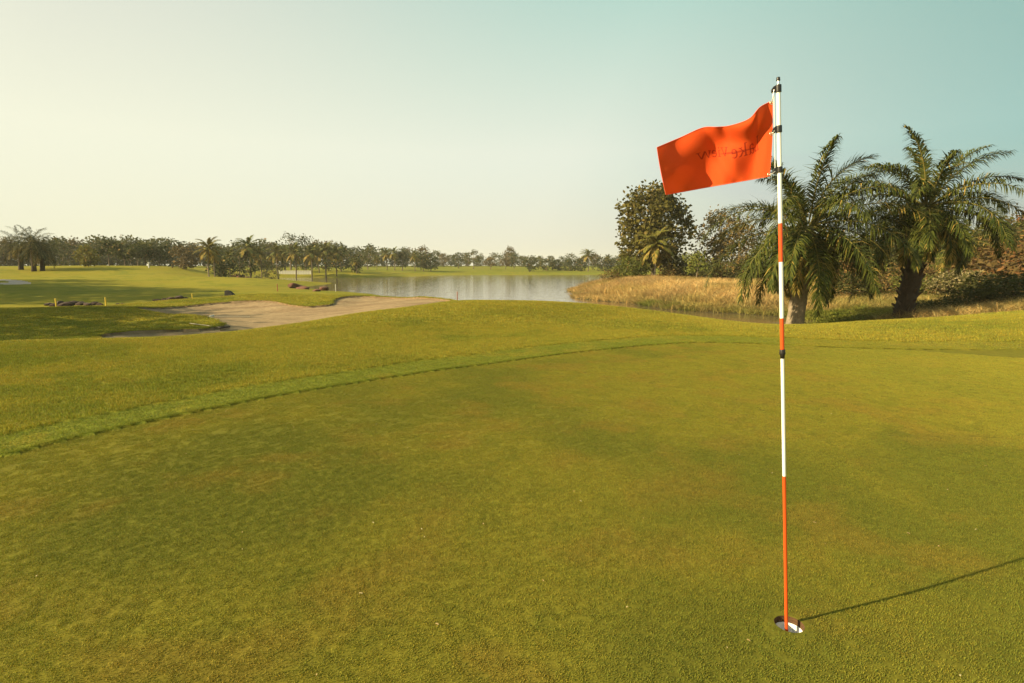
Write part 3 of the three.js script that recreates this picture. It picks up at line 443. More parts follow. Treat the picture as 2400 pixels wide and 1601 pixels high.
// ---------------------------------------------------------------- trees on the wild point
{
  const g1 = ground(1532, 66), h1 = heightTo(441, 66, g1);
  plant('leafy_tree', broadGeo(101, { h: h1, low: 1.6, w: 8.6, clumps: 270, leaves: 30, clump: 0.75, leaf: 0.42, aspect: 0.62, c0: [0.042, 0.042, 0.009], c1: [0.15, 0.125, 0.022], dry: 0.08, dryColour: [0.24, 0.17, 0.05] }), M.bark, g1, 'tall round-crowned tree with large dark olive leaves on the point', 'tree');
  const g2 = ground(1683, 70), h2 = heightTo(494, 70, g2);
  plant('leafy_tree', broadGeo(102, { h: h2, low: 0.8, w: 7.2, clumps: 120, leaves: 22, clump: 0.7, leaf: 0.34, c0: [0.065, 0.048, 0.018], c1: [0.17, 0.118, 0.038], dry: 0.2 }), M.paleBark, g2, 'thin brownish tree next to the tall olive-leaved tree', 'tree');
  const g3 = ground(1733, 64), h3 = heightTo(516, 64, g3);
  plant('leafy_tree', broadGeo(103, { h: h3, low: 0.5, w: 6.4, clumps: 120, leaves: 22, clump: 0.7, leaf: 0.32, c0: [0.05, 0.042, 0.016], c1: [0.15, 0.105, 0.034], dry: 0.15 }), M.paleBark, g3, 'bushy brown-green tree behind the pale-trunked oil palm', 'tree');
  const g4 = ground(1534, 60), h4 = heightTo(560, 60, g4);
  plant('coconut_palm', coconutGeo(201, h4 * 0.88, { len: 2.5, fronds: 24, leaflets: 40, c0: [0.09, 0.10, 0.016], c1: [0.21, 0.18, 0.03] }), M.paleBark, g4, 'small golden-fronded coconut palm in front of the tall olive-leaved tree', 'palm tree', null, { mat: M.frond });
  const g5 = ground(1632, 55), h5 = heightTo(592, 55, g5);
  plant('sapling', broadGeo(104, { h: h5, low: h5 * 0.38, w: 3.0, clumps: 34, leaves: 16, clump: 0.42, leaf: 0.24, trunk: 0.045, c0: [0.085, 0.105, 0.018], c1: [0.19, 0.19, 0.035], dry: 0.02 }), M.paleBark, g5, 'slender light green sapling above the dry grass bank', 'sapling');
}

// ---------------------------------------------------------------- shrubs
const shrubKinds = [
  { c0: [0.032, 0.038, 0.010], c1: [0.10, 0.095, 0.022], dry: 0.06 }, { c0: [0.062, 0.045, 0.018], c1: [0.16, 0.105, 0.036], dry: 0.25 },
  { c0: [0.055, 0.070, 0.012], c1: [0.15, 0.155, 0.028], dry: 0.03 }, { c0: [0.065, 0.045, 0.016], c1: [0.15, 0.098, 0.030], dry: 0.3, dryColour: [0.19, 0.095, 0.035] },
].map((k, i) => broadGeo(300 + i, { h: 3, low: 0.0, w: 4.2, clumps: 90, leaves: 18, clump: 0.5, leaf: 0.26, trunk: 0.05, limbEvery: 5, ...k }));
const shrubNames = ['dark green shrub', 'brown half-dry shrub', 'light green shrub', 'russet-brown shrub'];
{
  // [picture x, depth, kind, height, widening, place]
  const list = [
    [1470, 60, 2, 2.5, 1.1, 'at the tip of the point below the tall tree'], [1440, 61, 1, 1.5, 1.3, 'low at the end of the point by the water'], [1500, 62, 2, 1.9, 1.0, 'beside the foot of the golden coconut palm'],
    [1570, 61, 1, 1.7, 1.3, 'under the tall olive-leaved tree'], [1600, 66, 0, 2.7, 1.2, 'between the tall tree and the sapling'], [1665, 60, 0, 2.4, 1.3, 'behind the slender sapling'], [1700, 60, 1, 2.0, 1.4, 'under the thin brownish tree'],
    [1750, 54, 0, 2.5, 1.3, 'left of the striped pole behind dry grass'], [1805, 58, 0, 3.0, 1.2, 'behind the pale palm trunk'], [1855, 52, 0, 2.6, 1.3, 'in the gloom below the full oil palm'], [1920, 50, 0, 2.8, 1.3, 'right behind the full oil palm'],
    [1975, 48, 2, 2.6, 1.2, 'between the two near oil palms'], [2010, 44, 3, 2.4, 1.1, 'between the two near oil palms'], [2050, 40, 2, 1.9, 1.2, 'close left of the dark shaggy trunk'], [2055, 55, 0, 4.0, 1.2, 'tall behind the dark shaggy trunk'],
    [2145, 47, 1, 2.4, 1.3, 'right behind the dark shaggy trunk'], [2150, 58, 0, 4.3, 1.2, 'tall between tall palm and small palm'], [2190, 50, 2, 2.6, 1.2, 'between tall palm and small palm'], [2225, 34, 1, 1.2, 1.5, 'low in front of the pale flowering bush'],
    [2235, 56, 0, 4.4, 1.2, 'tall behind the small oil palm'], [2290, 50, 0, 3.6, 1.3, 'right of the small oil palm'], [2300, 44, 3, 2.8, 1.2, 'beyond the pale flowering bush'], [2345, 48, 1, 4.0, 1.2, 'below the leaning tree at the wood edge'], [2360, 38, 3, 3.0, 1.2, 'in front of the wood edge'],
    [2400, 42, 1, 3.8, 1.3, 'at the wood edge'], [2330, 30, 0, 1.6, 1.5, 'right of the pale flowering bush'], [2385, 27, 0, 1.7, 1.6, 'dark at the end of the mown bank'], [2290, 27.5, 0, 1.2, 1.6, 'low at the foot of the flowering bush'], [2430, 33, 3, 3.2, 1.3, 'past the dark bank shrubs'], [2450, 46, 0, 5, 1.3, 'past the leaning tree'],
    [1900, 63, 0, 4.6, 1.2, 'tall far behind the full oil palm'], [1960, 60, 2, 4.4, 1.2, 'tall far behind the gap between near palms'], [2010, 62, 0, 5.2, 1.2, 'tallest far behind the gap between near palms'], [2095, 62, 0, 5.2, 1.2, 'tall far behind the dark shaggy trunk'], [2200, 64, 1, 5.4, 1.2, 'tall far behind the small oil palm'], [2275, 60, 0, 5.4, 1.2, 'tall right of the small oil palm'], [2335, 58, 2, 5.2, 1.2, 'tall below the leaning tree'], [2420, 57, 0, 6, 1.3, 'tall under the reddish-brown tree'], [2000, 36, 0, 1.9, 1.3, 'in shade between the near oil palms'], [2085, 37, 1, 1.6, 1.3, 'just behind the dark shaggy trunk'], [2150, 35, 2, 1.5, 1.4, 'right of the dark shaggy trunk'],
    [2180, 28.5, 0, 0.75, 1.6, 'low right of the dark shaggy trunk'], [2240, 27, 0, 0.85, 1.7, 'low along the mown bank right of the palms'],
  ];
  list.forEach(([px, D, k, h, w, where], i) => plant('shrub', shrubKinds[k], M.bark, ground(px, D, 0.12), `${shrubNames[k]} ${where}`, 'shrub', 'shrubs on the wild point', { scale: h / 3, wide: w, turn: i * 1.9, crown: 'foliage' }));
  const fl = broadGeo(320, { h: 1.75, low: 0, w: 4.2, clumps: 190, leaves: 20, clump: 0.3, leaf: 0.12, trunk: 0.04, aspect: 0.8, c0: [0.13, 0.11, 0.04], c1: [0.36, 0.29, 0.16], dry: 0.5, dryColour: [0.09, 0.085, 0.022] });
  plant('flowering_bush', fl, M.bark, ground(2252, 33, 0.1), 'wide bush covered in pale cream flowers right of the palms', 'bush', null, { crown: 'foliage' });
  const ge = ground(2412, 52), he = heightTo(490, 52, ge);
  plant('leafy_tree', broadGeo(105, { h: he, low: 1.5, w: 7, clumps: 120, leaves: 22, clump: 0.7, leaf: 0.3, c0: [0.045, 0.038, 0.014], c1: [0.13, 0.09, 0.028], dry: 0.2, dryColour: [0.2, 0.08, 0.03] }), M.bark, ge, 'reddish-brown tree rising at the edge of the wood', 'tree');
}

// ---------------------------------------------------------------- trees round the lake and beyond the fairway
{
  const dark = { c0: [0.026, 0.038, 0.012], c1: [0.078, 0.085, 0.022] }, olive = { c0: [0.042, 0.048, 0.014], c1: [0.115, 0.112, 0.027] }, brown = { c0: [0.07, 0.052, 0.025], c1: [0.16, 0.115, 0.045] }, lime = { c0: [0.095, 0.10, 0.02], c1: [0.235, 0.205, 0.042] };
  const far = [0, 1, 2, 3, 4, 5].map((i) => broadGeo(400 + i, { h: 9, low: [0.3, 0.1, 0.8, 0.2, 0.5, 0.1][i], w: [8, 9, 7, 10, 6.5, 8.5][i], clumps: 74, leaves: 11, clump: 0.95, leaf: 0.62, aspect: 0.7, ...[dark, olive, brown, dark, olive, olive][i], dry: 0.04 }));
  const names = ['dark green', 'olive green', 'brownish', 'broad dark green', 'narrow olive green', 'broad olive green'];
  const r = rng(77); let k = 0;
  const rowAt = (x) => x < 450 ? 566 : x < 820 ? 572 + (x - 450) * 0.02 : x < 1100 ? 580 + (x - 820) * 0.045 : x < 1300 ? 592 + (x - 1100) * 0.03 : 598;
  const depthAt = (x) => x < 400 ? 185 : x < 800 ? 185 + (x - 400) * 0.18 : x < 1150 ? 257 + (x - 800) * 0.11 : 296 - (x - 1150) * 0.06;
  for (const [dd, step, dh] of [[0, 25, 0], [22, 30, -3]]) for (let x = -120; x < 1660; x += step * (0.8 + 0.4 * r())) {
    const D = depthAt(x) + dd + (r() - 0.5) * 16, g = ground(x, D), h = Math.max(4.5, heightTo(rowAt(x) + dh + (r() - 0.3) * 20 - (r() < 0.12 ? 12 : 0), D, g)), kind = (k * 5 + Math.floor(r() * 3)) % 6;
    plant('distant_tree', far[kind], M.bark, g, `${names[kind]} tree in the hazy tree line ${x < 820 ? 'beyond the left fairway' : 'beyond the lake'}`, 'tree', `${names[kind]} trees of the tree line ${x < 820 ? 'beyond the fairway' : 'beyond the lake'}`, { scale: h / 9, wide: 0.95 + r() * 0.5, turn: r() * 6.28 }); k++;
  }
  // dark mass of leaves at the foot of the tree line
  // three oil palms by themselves on the rise
  const op = (px, D, seed, top, label) => { const g = ground(px, D); oilPalm('oil_palm', g, seed, label, { trunk: heightTo(top, D, g) - 2.7, lean: [0.2, 0], radius: 0.36, dark: true, boots: 0, shag: 0.3, fronds: 38, len: 4.3, c0: [0.016, 0.024, 0.007], c1: [0.05, 0.055, 0.014], leaflets: 40, turn: seed, merge: true, group: 'oil palms on the fairway rise' }); };
  op(50, 103, 61, 545, 'dark oil palm on the fairway rise, farthest from the lake'); op(80, 100, 62, 535, 'dark oil palm on the fairway rise, middle of three'); op(100, 101, 63, 556, 'dark oil palm on the fairway rise, nearest the lake');
  // standing trees: [x, depth, top row, kind geometry, widening, label]
  const one = (px, D, top, opt, wide, label, group, bark = M.bark) => { const g = ground(px, D), h = heightTo(top, D, g); plant('leafy_tree', broadGeo(500 + Math.round(px), { h, low: h * (opt.lowAt ?? 0.3), w: h * wide, clumps: opt.clumps ?? 60, leaves: 14, clump: h * 0.1, leaf: opt.leaf ?? 0.45, aspect: 0.65, dry: 0.06, ...opt.c }), bark, g, label, 'tree', group); };
  one(209, 112, 578, { c: lime, clumps: 70, lowAt: 0.12 }, 1.05, 'sunlit yellow-green young tree on the fairway rise');
  one(258, 118, 566, { c: dark, lowAt: 0.45 }, 0.9, 'dark tree with a thin bare trunk behind the yellow-green tree');
  one(295, 116, 573, { c: dark, lowAt: 0.42 }, 1.1, 'dark spreading tree on the rise right of the thin-trunked tree');
  one(325, 114, 576, { c: dark, lowAt: 0.42 }, 1.2, 'dark spreading tree left of the white post'); one(343, 117, 571, { c: olive, lowAt: 0.4 }, 1.2, 'olive spreading tree behind the white post'); one(375, 118, 575, { c: dark, lowAt: 0.3 }, 1.3, 'dark low-crowned tree right of the white post');
  one(432, 112, 580, { c: brown, lowAt: 0.1 }, 1.3, 'brown leafy tree left of the golden coconut palm');
  one(560, 118, 590, { c: dark, lowAt: 0.05 }, 1.7, 'dense dark thicket tree right of the golden coconut palm'); one(520, 106, 600, { c: dark, lowAt: 0.05 }, 1.4, 'low dark thicket tree under the golden coconut palm');
  one(640, 150, 596, { c: dark, lowAt: 0.05 }, 1.6, 'dark thicket tree behind the lakeside bush'); one(620, 128, 614, { c: { c0: [0.06, 0.068, 0.022], c1: [0.15, 0.145, 0.045] }, lowAt: 0.0, leaf: 0.35 }, 1.9, 'rounded grey-green bush at the far lake edge');
  one(682, 168, 550, { c: dark, clumps: 40, lowAt: 0.5 }, 0.75, 'tall airy tree rising above the coconut palms'); one(718, 170, 554, { c: dark, clumps: 40, lowAt: 0.5 }, 0.75, 'tall airy tree next to the tallest one above the palms');
  one(800, 158, 578, { c: dark, lowAt: 0.1 }, 1.2, 'dark tree at the right end of the coconut grove'); one(836, 150, 597, { c: dark, lowAt: 0.05 }, 0.7, 'small narrow dark tree on the far lawn'); one(765, 160, 585, { c: dark, lowAt: 0.05 }, 1.4, 'dark tree filling the coconut grove'); one(715, 162, 590, { c: dark, lowAt: 0.05 }, 1.5, 'dark tree behind the white wall');
  one(862, 195, 582, { c: olive, lowAt: 0.3 }, 0.9, 'olive tree on the far lawn left of the twin palms'); one(943, 190, 590, { c: dark, lowAt: 0.25 }, 0.9, 'dark tree between the lone palms across the lake');
  one(993, 188, 592, { c: dark, lowAt: 0.15 }, 1.2, 'rounded dark tree across the lake beside a palm'); one(1010, 190, 595, { c: dark, lowAt: 0.12 }, 1.2, 'rounded dark tree across the lake, second beside the palm');
  one(1075, 235, 592, { c: dark, lowAt: 0.15 }, 0.8, 'upright dark tree across the lake'); one(1110, 225, 588, { c: olive, lowAt: 0.35 }, 1.2, 'broad olive tree in the middle of the far shore'); one(1150, 215, 603, { c: brown, clumps: 36, lowAt: 0.3 }, 1.2, 'thin brown tree on the far lawn'); one(1185, 222, 605, { c: brown, clumps: 36, lowAt: 0.3 }, 1.1, 'second thin brown tree on the far lawn');
  one(1205, 240, 592, { c: dark, lowAt: 0.15 }, 0.9, 'upright dark tree right of the broad olive tree'); one(1242, 196, 601, { c: dark, clumps: 80, lowAt: 0.1 }, 1.15, 'round dark green tree alone on the far lawn');
  for (const [px, D, top, lab] of [[1280, 205, 606, 'first'], [1305, 208, 609, 'second'], [1335, 204, 607, 'third'], [1362, 202, 606, 'fourth'], [1410, 205, 603, 'fifth'], [1440, 203, 604, 'sixth'], [1470, 200, 600, 'seventh'], [1505, 205, 598, 'eighth']]) one(px, D, top, { c: dark, lowAt: 0.02 }, 1.5, `${lab} bushy tree of the row right of the round lone tree`, 'bushy row across the lake');
  // coconut palms
  const coco = [0, 1, 2].map((i) => coconutGeo(220 + i, 5.2, { len: 2.7, leaflets: 20 }));
  const palm = (px, D, top, kind, label, wide = 1) => { const g = ground(px, D), h = heightTo(top, D, g); plant('coconut_palm', coco[kind], M.bark, g, label, 'palm tree', 'coconut palms round the lake', { scale: h / 7.0, wide, turn: px, mat: M.frond }); };
  plant('coconut_palm', coconutGeo(231, 5.0, { len: 2.8, leaflets: 30, c0: [0.08, 0.085, 0.018], c1: [0.26, 0.20, 0.04] }), M.paleBark, ground(489, 98), 'golden-fronded coconut palm at the end of the fairway rise', 'palm tree', 'coconut palms round the lake', { scale: heightTo(557, 98, ground(489, 98)) / 6.9, mat: M.frond });
  palm(503, 103, 575, 1, 'darker coconut palm crowded behind the golden one'); palm(540, 112, 585, 2, 'dark low coconut palm right of the golden one'); palm(586, 118, 553, 0, 'tall windswept coconut palm between golden palm and grove'); palm(612, 126, 573, 1, 'coconut palm above the rounded lakeside bush');
  palm(652, 140, 570, 2, 'drooping coconut palm at the left end of the grove'); palm(693, 138, 569, 0, 'coconut palm before the white wall'); palm(730, 136, 573, 1, 'wide coconut palm at the grove edge'); palm(764, 137, 565, 2, 'coconut palm with a pale straight trunk by the water'); palm(789, 141, 573, 0, 'dark coconut palm last in the grove'); palm(670, 150, 572, 1, 'coconut palm behind the grove front'); palm(748, 150, 572, 0, 'coconut palm deep in the grove');
  palm(907, 190, 580, 1, 'leafy palm across the lake, left of the twin'); palm(925, 188, 579, 0, 'slender tall palm across the lake'); palm(973, 184, 585, 2, 'lone palm on the far lawn before dark trees', 0.8); palm(884, 192, 598, 2, 'short palm across the lake'); palm(1378, 200, 583, 1, 'bushy palm rising from the far row', 1.2); palm(1425, 206, 596, 2, 'second palm rising from the far row'); palm(836, 148, 600, 0, 'short palm on the far lake bank');
  // trees past the left edge of the view whose long shadows lie over the fairway
  const tall = broadGeo(610, { h: 13, low: 2, w: 11, clumps: 110, leaves: 16, clump: 1.1, leaf: 0.6, aspect: 0.7, ...dark });
  for (const [x, z, h, lab] of [[-50, -37.5, 13, 'first of the row along the gully'], [-55, -43, 14, 'second of the row along the gully'], [-60, -48.5, 14, 'third of the row along the gully'], [-65, -54, 13, 'fourth of the row along the gully'], [-70, -46, 17, 'tallest behind the row'], [-80, -54, 17, 'second tallest behind the row'], [-76, -63, 12, 'by the bend of the cart path'], [-84, -69, 13, 'beyond the bend of the cart path'], [-29, -15.5, 8.6, 'alone level with the bunker'], [-33, -19.5, 9.2, 'beside the lone one level with the bunker'], [-37, -21.5, 10.5, 'last of three level with the bunker']]) plant('shade_tree', tall, M.bark, V(x, height(x, z) - 0.05, z), `large dark shade tree beside the left fairway, ${lab}`, 'tree', 'shade trees beside the left fairway', { scale: h / 13, turn: x });
}

// ---------------------------------------------------------------- rocks, stakes, wall, rakes
function rockGeo(seed, sx, sy, sz) { const g = new THREE.IcosahedronGeometry(1, 2), a = g.getAttribute('position'), p = V(0, 0, 0), uv = []; const r = rng(seed), cuts = Array.from({ length: 11 }, () => [V(r() - 0.5, r() - 0.2, r() - 0.5).normalize(), 0.55 + 0.35 * r()]); for (let i = 0; i < a.count; i++) { p.fromBufferAttribute(a, i); for (const [n, d] of cuts) { const t = p.dot(n) - d; if (t > 0) p.addScaledVector(n, -t * 0.97); } const k = 1 + 0.22 * (fbm(p.x * 2.1 + seed, p.y * 2.1 + p.z * 1.7, 3) - 0.5); p.multiplyScalar(k); a.setXYZ(i, p.x * sx, p.y * sy, p.z * sz); uv.push(p.x * sx * 1.3 + p.z, p.y * sy * 1.3 + p.z * 0.5); } g.setAttribute('uv', new THREE.Float32BufferAttribute(uv, 2)); g.computeVertexNormals(); return g; }
{
  const rocks = [0, 1, 2, 3].map((i) => rockGeo(700 + i, 1, 0.5, 0.7)), r = rng(91);
  const put = (px, D, s, mat, label, group, up = 0.12) => { s *= 0.6; const g = ground(px, D, 0); const m = single('boulder', rocks[Math.floor(r() * 4)], mat, g.add(V(0, s * up, 0)), label, 'rock', group); m.scale.set(s * (0.8 + 0.5 * r()), s * (0.8 + 0.4 * r()), s); m.rotation.set((r() - 0.5) * 0.3, r() * 6.28, (r() - 0.5) * 0.3); };
  for (const [px, s] of [[105, 0.5], [117, 0.55], [131, 0.75], [146, 0.85], [163, 0.8], [180, 0.7], [196, 0.55], [212, 0.5], [226, 0.45], [268, 0.35], [282, 0.3]]) put(px, 36.5 + r() * 1.6, s, M.darkRock, 'dark red-brown boulder in the row beside the yellow stakes', 'boulders by the yellow stakes', 0.25);
  for (const [px, s] of [[362, 0.4], [380, 0.5], [398, 0.75], [414, 0.8], [428, 0.55], [442, 0.35]]) put(px, 40.5 + r(), s, M.darkRock, 'dark flat boulder in the heap left of the black wedge rock', 'boulders left of the wedge rock', 0.5);
  for (const [px, s] of [[505, 0.35], [518, 0.4]]) put(px, 42, s, M.redRock, 'small red-brown rock at the foot of the black wedge rock', 'small rocks by the wedge rock', 0.3);
  put(688, 66, 1.5, M.redRock, 'largest red boulder on the grassy spit by the lake', null, 0.35); put(708, 64, 1.3, M.redRock, 'flat red boulder leaning on the largest one', null, 0.2); put(699, 67, 1.1, M.redRock, 'red boulder behind the largest one on the spit', null, 0.2); put(716, 64, 0.9, M.redRock, 'small red boulder right of the largest one', null, 0.1);
  put(757, 61, 1.25, M.redRock, 'long red boulder alone nearer the tip of the spit', null, 0.3); put(740, 55, 0.7, M.redRock, 'low brown rock half sunk in the spit', null, 0.1);
  for (const [px, D, s] of [[556, 122, 1.6], [566, 121, 2], [578, 120, 1.5], [590, 121, 1.2]]) put(px, D, s, M.redRock, 'pale red rock on the creek bank under the far palms', 'rocks of the far creek bank', 0.3);
  // the black wedge standing behind the bunker
  const s = new THREE.Shape(); s.moveTo(-0.29, -0.15); s.lineTo(-0.27, 0.3); s.quadraticCurveTo(-0.22, 0.4, -0.14, 0.37); s.quadraticCurveTo(0.16, 0.27, 0.3, 0.02); s.lineTo(0.3, -0.15); s.closePath();
  const wg = new THREE.ExtrudeGeometry(s, { depth: 0.26, bevelEnabled: true, bevelSize: 0.03, bevelThickness: 0.04, bevelSegments: 2, curveSegments: 8 }); wg.translate(0, 0, -0.13);
  { const D = 38.6, q = at(539, 694, D); single('wedge_rock', wg, M.blackRock, q, 'black wedge-shaped rock standing upright behind the bunker', 'rock'); }
}
{
  const stake = (mat, px, D, hgt, rad, label, group) => { const g = ground(px, D, 0.1); const geo = new THREE.LatheGeometry([[0, 0], [rad, 0], [rad, hgt], [rad * 0.75, hgt + 0.03], [0, hgt + 0.04]].map(([a, b]) => new THREE.Vector2(a, b)), 8); single('stake', geo, mat, g, label, 'stake', group); };
  stake(M.yellow, 123, 35.4, 0.62, 0.04, 'yellow hazard stake before the dark boulders'); stake(M.yellow, 241, 33, 0.62, 0.04, 'yellow hazard stake at the right end of the dark boulders');
  stake(M.stakeRed, 648, 52, 0.75, 0.04, 'thin red-brown stake on the grass before the red boulders'); stake(M.paint, 785, 57, 0.8, 0.03, 'thin pale stake beside the long red boulder'); stake(M.stakeRed, 849, 42, 0.35, 0.03, 'short dark stake at the tip of the grass spit'); stake(M.stakeRed, 1071, 32, 0.75, 0.022, 'thin red stake between the bunker and the lake'); stake(M.yellow, 446, 40, 0.55, 0.03, 'small yellow stake right of the dark rock heap');
  stake(M.paint, 350, 108, 1.15, 0.12, 'white post on the fairway rise under dark trees');
  // low white wall in the coconut grove
  const a = ground(655, 146.5, 0), b = ground(728, 147, 0), n = 12, wall = thing('low_wall', a, 'low white panelled wall among the coconut palms', 'wall'), L = Math.hypot(b.x - a.x, b.z - a.z), pw = L / n; wall.rotation.y = -Math.atan2(b.z - a.z, b.x - a.x);
  const pg = new THREE.BoxGeometry(pw - 0.2, 1.5, 0.1), qg = new THREE.BoxGeometry(0.2, 1.3, 0.2), cg = new THREE.BoxGeometry(L + 0.3, 0.08, 0.26);
  const yt = Math.max(a.y, b.y) - a.y + 0.05; for (let k = 0; k < n; k++) part('panel', pg, M.paint, wall).position.set((k + 0.5) * pw, yt - 0.05, 0); for (let k = 0; k <= n; k++) part('post', qg, M.paint, wall).position.set(k * pw, yt + 0.08, 0); part('coping', cg, M.paint, wall).position.set(L / 2, yt + 0.775, 0);
}
{
  // two bunker rakes
  const rake = (p, turn, label, head, tilt) => { const t = thing('bunker_rake', p, label, 'rake', 'bunker rakes'); t.rotation.set(0, turn, 0); const h = part('handle', tube([V(0, 0.05, 0), V(0.8, 0.05 + tilt * 0.5, 0), V(1.6, 0.03 + tilt, 0)], [0.014, 0.014, 0.016], 7), M.wood, t); part('head', new THREE.BoxGeometry(0.05, 0.05, 0.5), head, t).position.set(0, 0.075, 0); for (let k = 0; k < 9; k++) part('tine', new THREE.ConeGeometry(0.012, 0.09, 5), head, t).position.set(0, 0.02, -0.22 + k * 0.055); return t; };
  { const D = 24.6, [x] = ray(496, 740), p = V(x * D, height(x * D, -D) + 0.02, -D); rake(p, 0.15, 'white-headed bunker rake lying on the open sand', M.paint, -0.02); }
  { const D = 20.9, [x] = ray(527, 770), p = V(x * D, height(x * D, -D) + 0.02, -D); rake(p, Math.PI - 0.25, 'dark-headed rake resting on the tip of the grass tongue', M.darkRock, 0.16); }
}
{ // two faint power lines beyond the wood
  for (const [r0, r1, lab] of [[403, 405, 'upper'], [448, 450, 'lower']]) { const a = at(1900, r0 - 6, 140), b = at(2800, r1, 150), m = a.clone().lerp(b, 0.5).add(V(0, -0.6, 0)); single('power_line', tube([a, m, b], [0.012, 0.012, 0.012], 5), M.black, null, `${lab} of two thin power lines against the sky above the wood`, 'cable'); }
}

// ---------------------------------------------------------------- grasses (nobody could count them)
function tuftGeo(seed, n, rad, h, w, lean) { const r = rng(seed), f = new Faces(); for (let k = 0; k < n; k++) { const a = r() * 6.283, q = Math.sqrt(r()) * rad, b = r() * 6.283, x = Math.cos(a) * q, z = Math.sin(a) * q, hh = h * (0.6 + 0.6 * r()), l = lean * hh * r(), c = r() * 6.283, ww = w * (0.7 + 0.6 * r()) * 0.5; const p = V(x, -h * 0.1, z), s = V(Math.cos(b) * ww, 0, Math.sin(b) * ww), t = V(x + Math.cos(c) * l, hh, z + Math.sin(c) * l), m = V(x + Math.cos(c) * l * 0.35, hh * 0.55, z + Math.sin(c) * l * 0.35); const v = 0.7 + 0.6 * r(), hue = (r() - 0.5) * 0.36, bc = [v * (1 + hue), v, v * (1 - hue * 0.5)]; f.quad(p.clone().sub(s), p.clone().add(s), m.clone().add(s), m.clone().sub(s), bc); f.tri(m.clone().sub(s), m.clone().add(s), t, bc); } return f.build(); }
M.tuft = new THREE.MeshPhysicalMaterial({ side: THREE.DoubleSide, color: 0xffffff, vertexColors: true, roughness: 0.9, transmission: 0.35, thickness: 0, specularIntensity: 0.3 });
M.dryBlade = matte({ color: 0xffffff, vertexColors: true, roughness: 0.9 });
function scatter(name, geo, mat, list, label, category) {
  const im = new THREE.InstancedMesh(geo, mat, list.length); im.name = numbered(name); im.castShadow = im.receiveShadow = true; const m = new THREE.Matrix4(), q = new THREE.Quaternion(), e = new THREE.Euler(), s = V(1, 1, 1), c = new THREE.Color();
  list.forEach(([p, turn, sc, sy, col], i) => { e.set(0, turn, 0); q.setFromEuler(e); s.set(sc, sy, sc); m.compose(p, q, s); im.setMatrixAt(i, m); c.setRGB(...col); im.setColorAt(i, c); });
  scene.add(im); return tag(im, label, category, null, 'stuff');
}
function field2(r0, r1, step, amax, fn) { const out = [], seed = Math.round(r0 * 31 + step * 7777); for (let i = Math.floor(-r1 / step); i <= r1 / step; i++) for (let j = 0; j <= r1 / step; j++) { const x = (i + hash(i, j + seed)) * step, z = -(j + hash(i + seed, j)) * step, r = Math.hypot(x, z); if (r < r0 || r > r1 || Math.abs(Math.atan2(x, -z)) > amax) continue; const v = fn(x, z, r, hash(i + 5, j + 9 + seed)); if (v) out.push(v); } return out; }
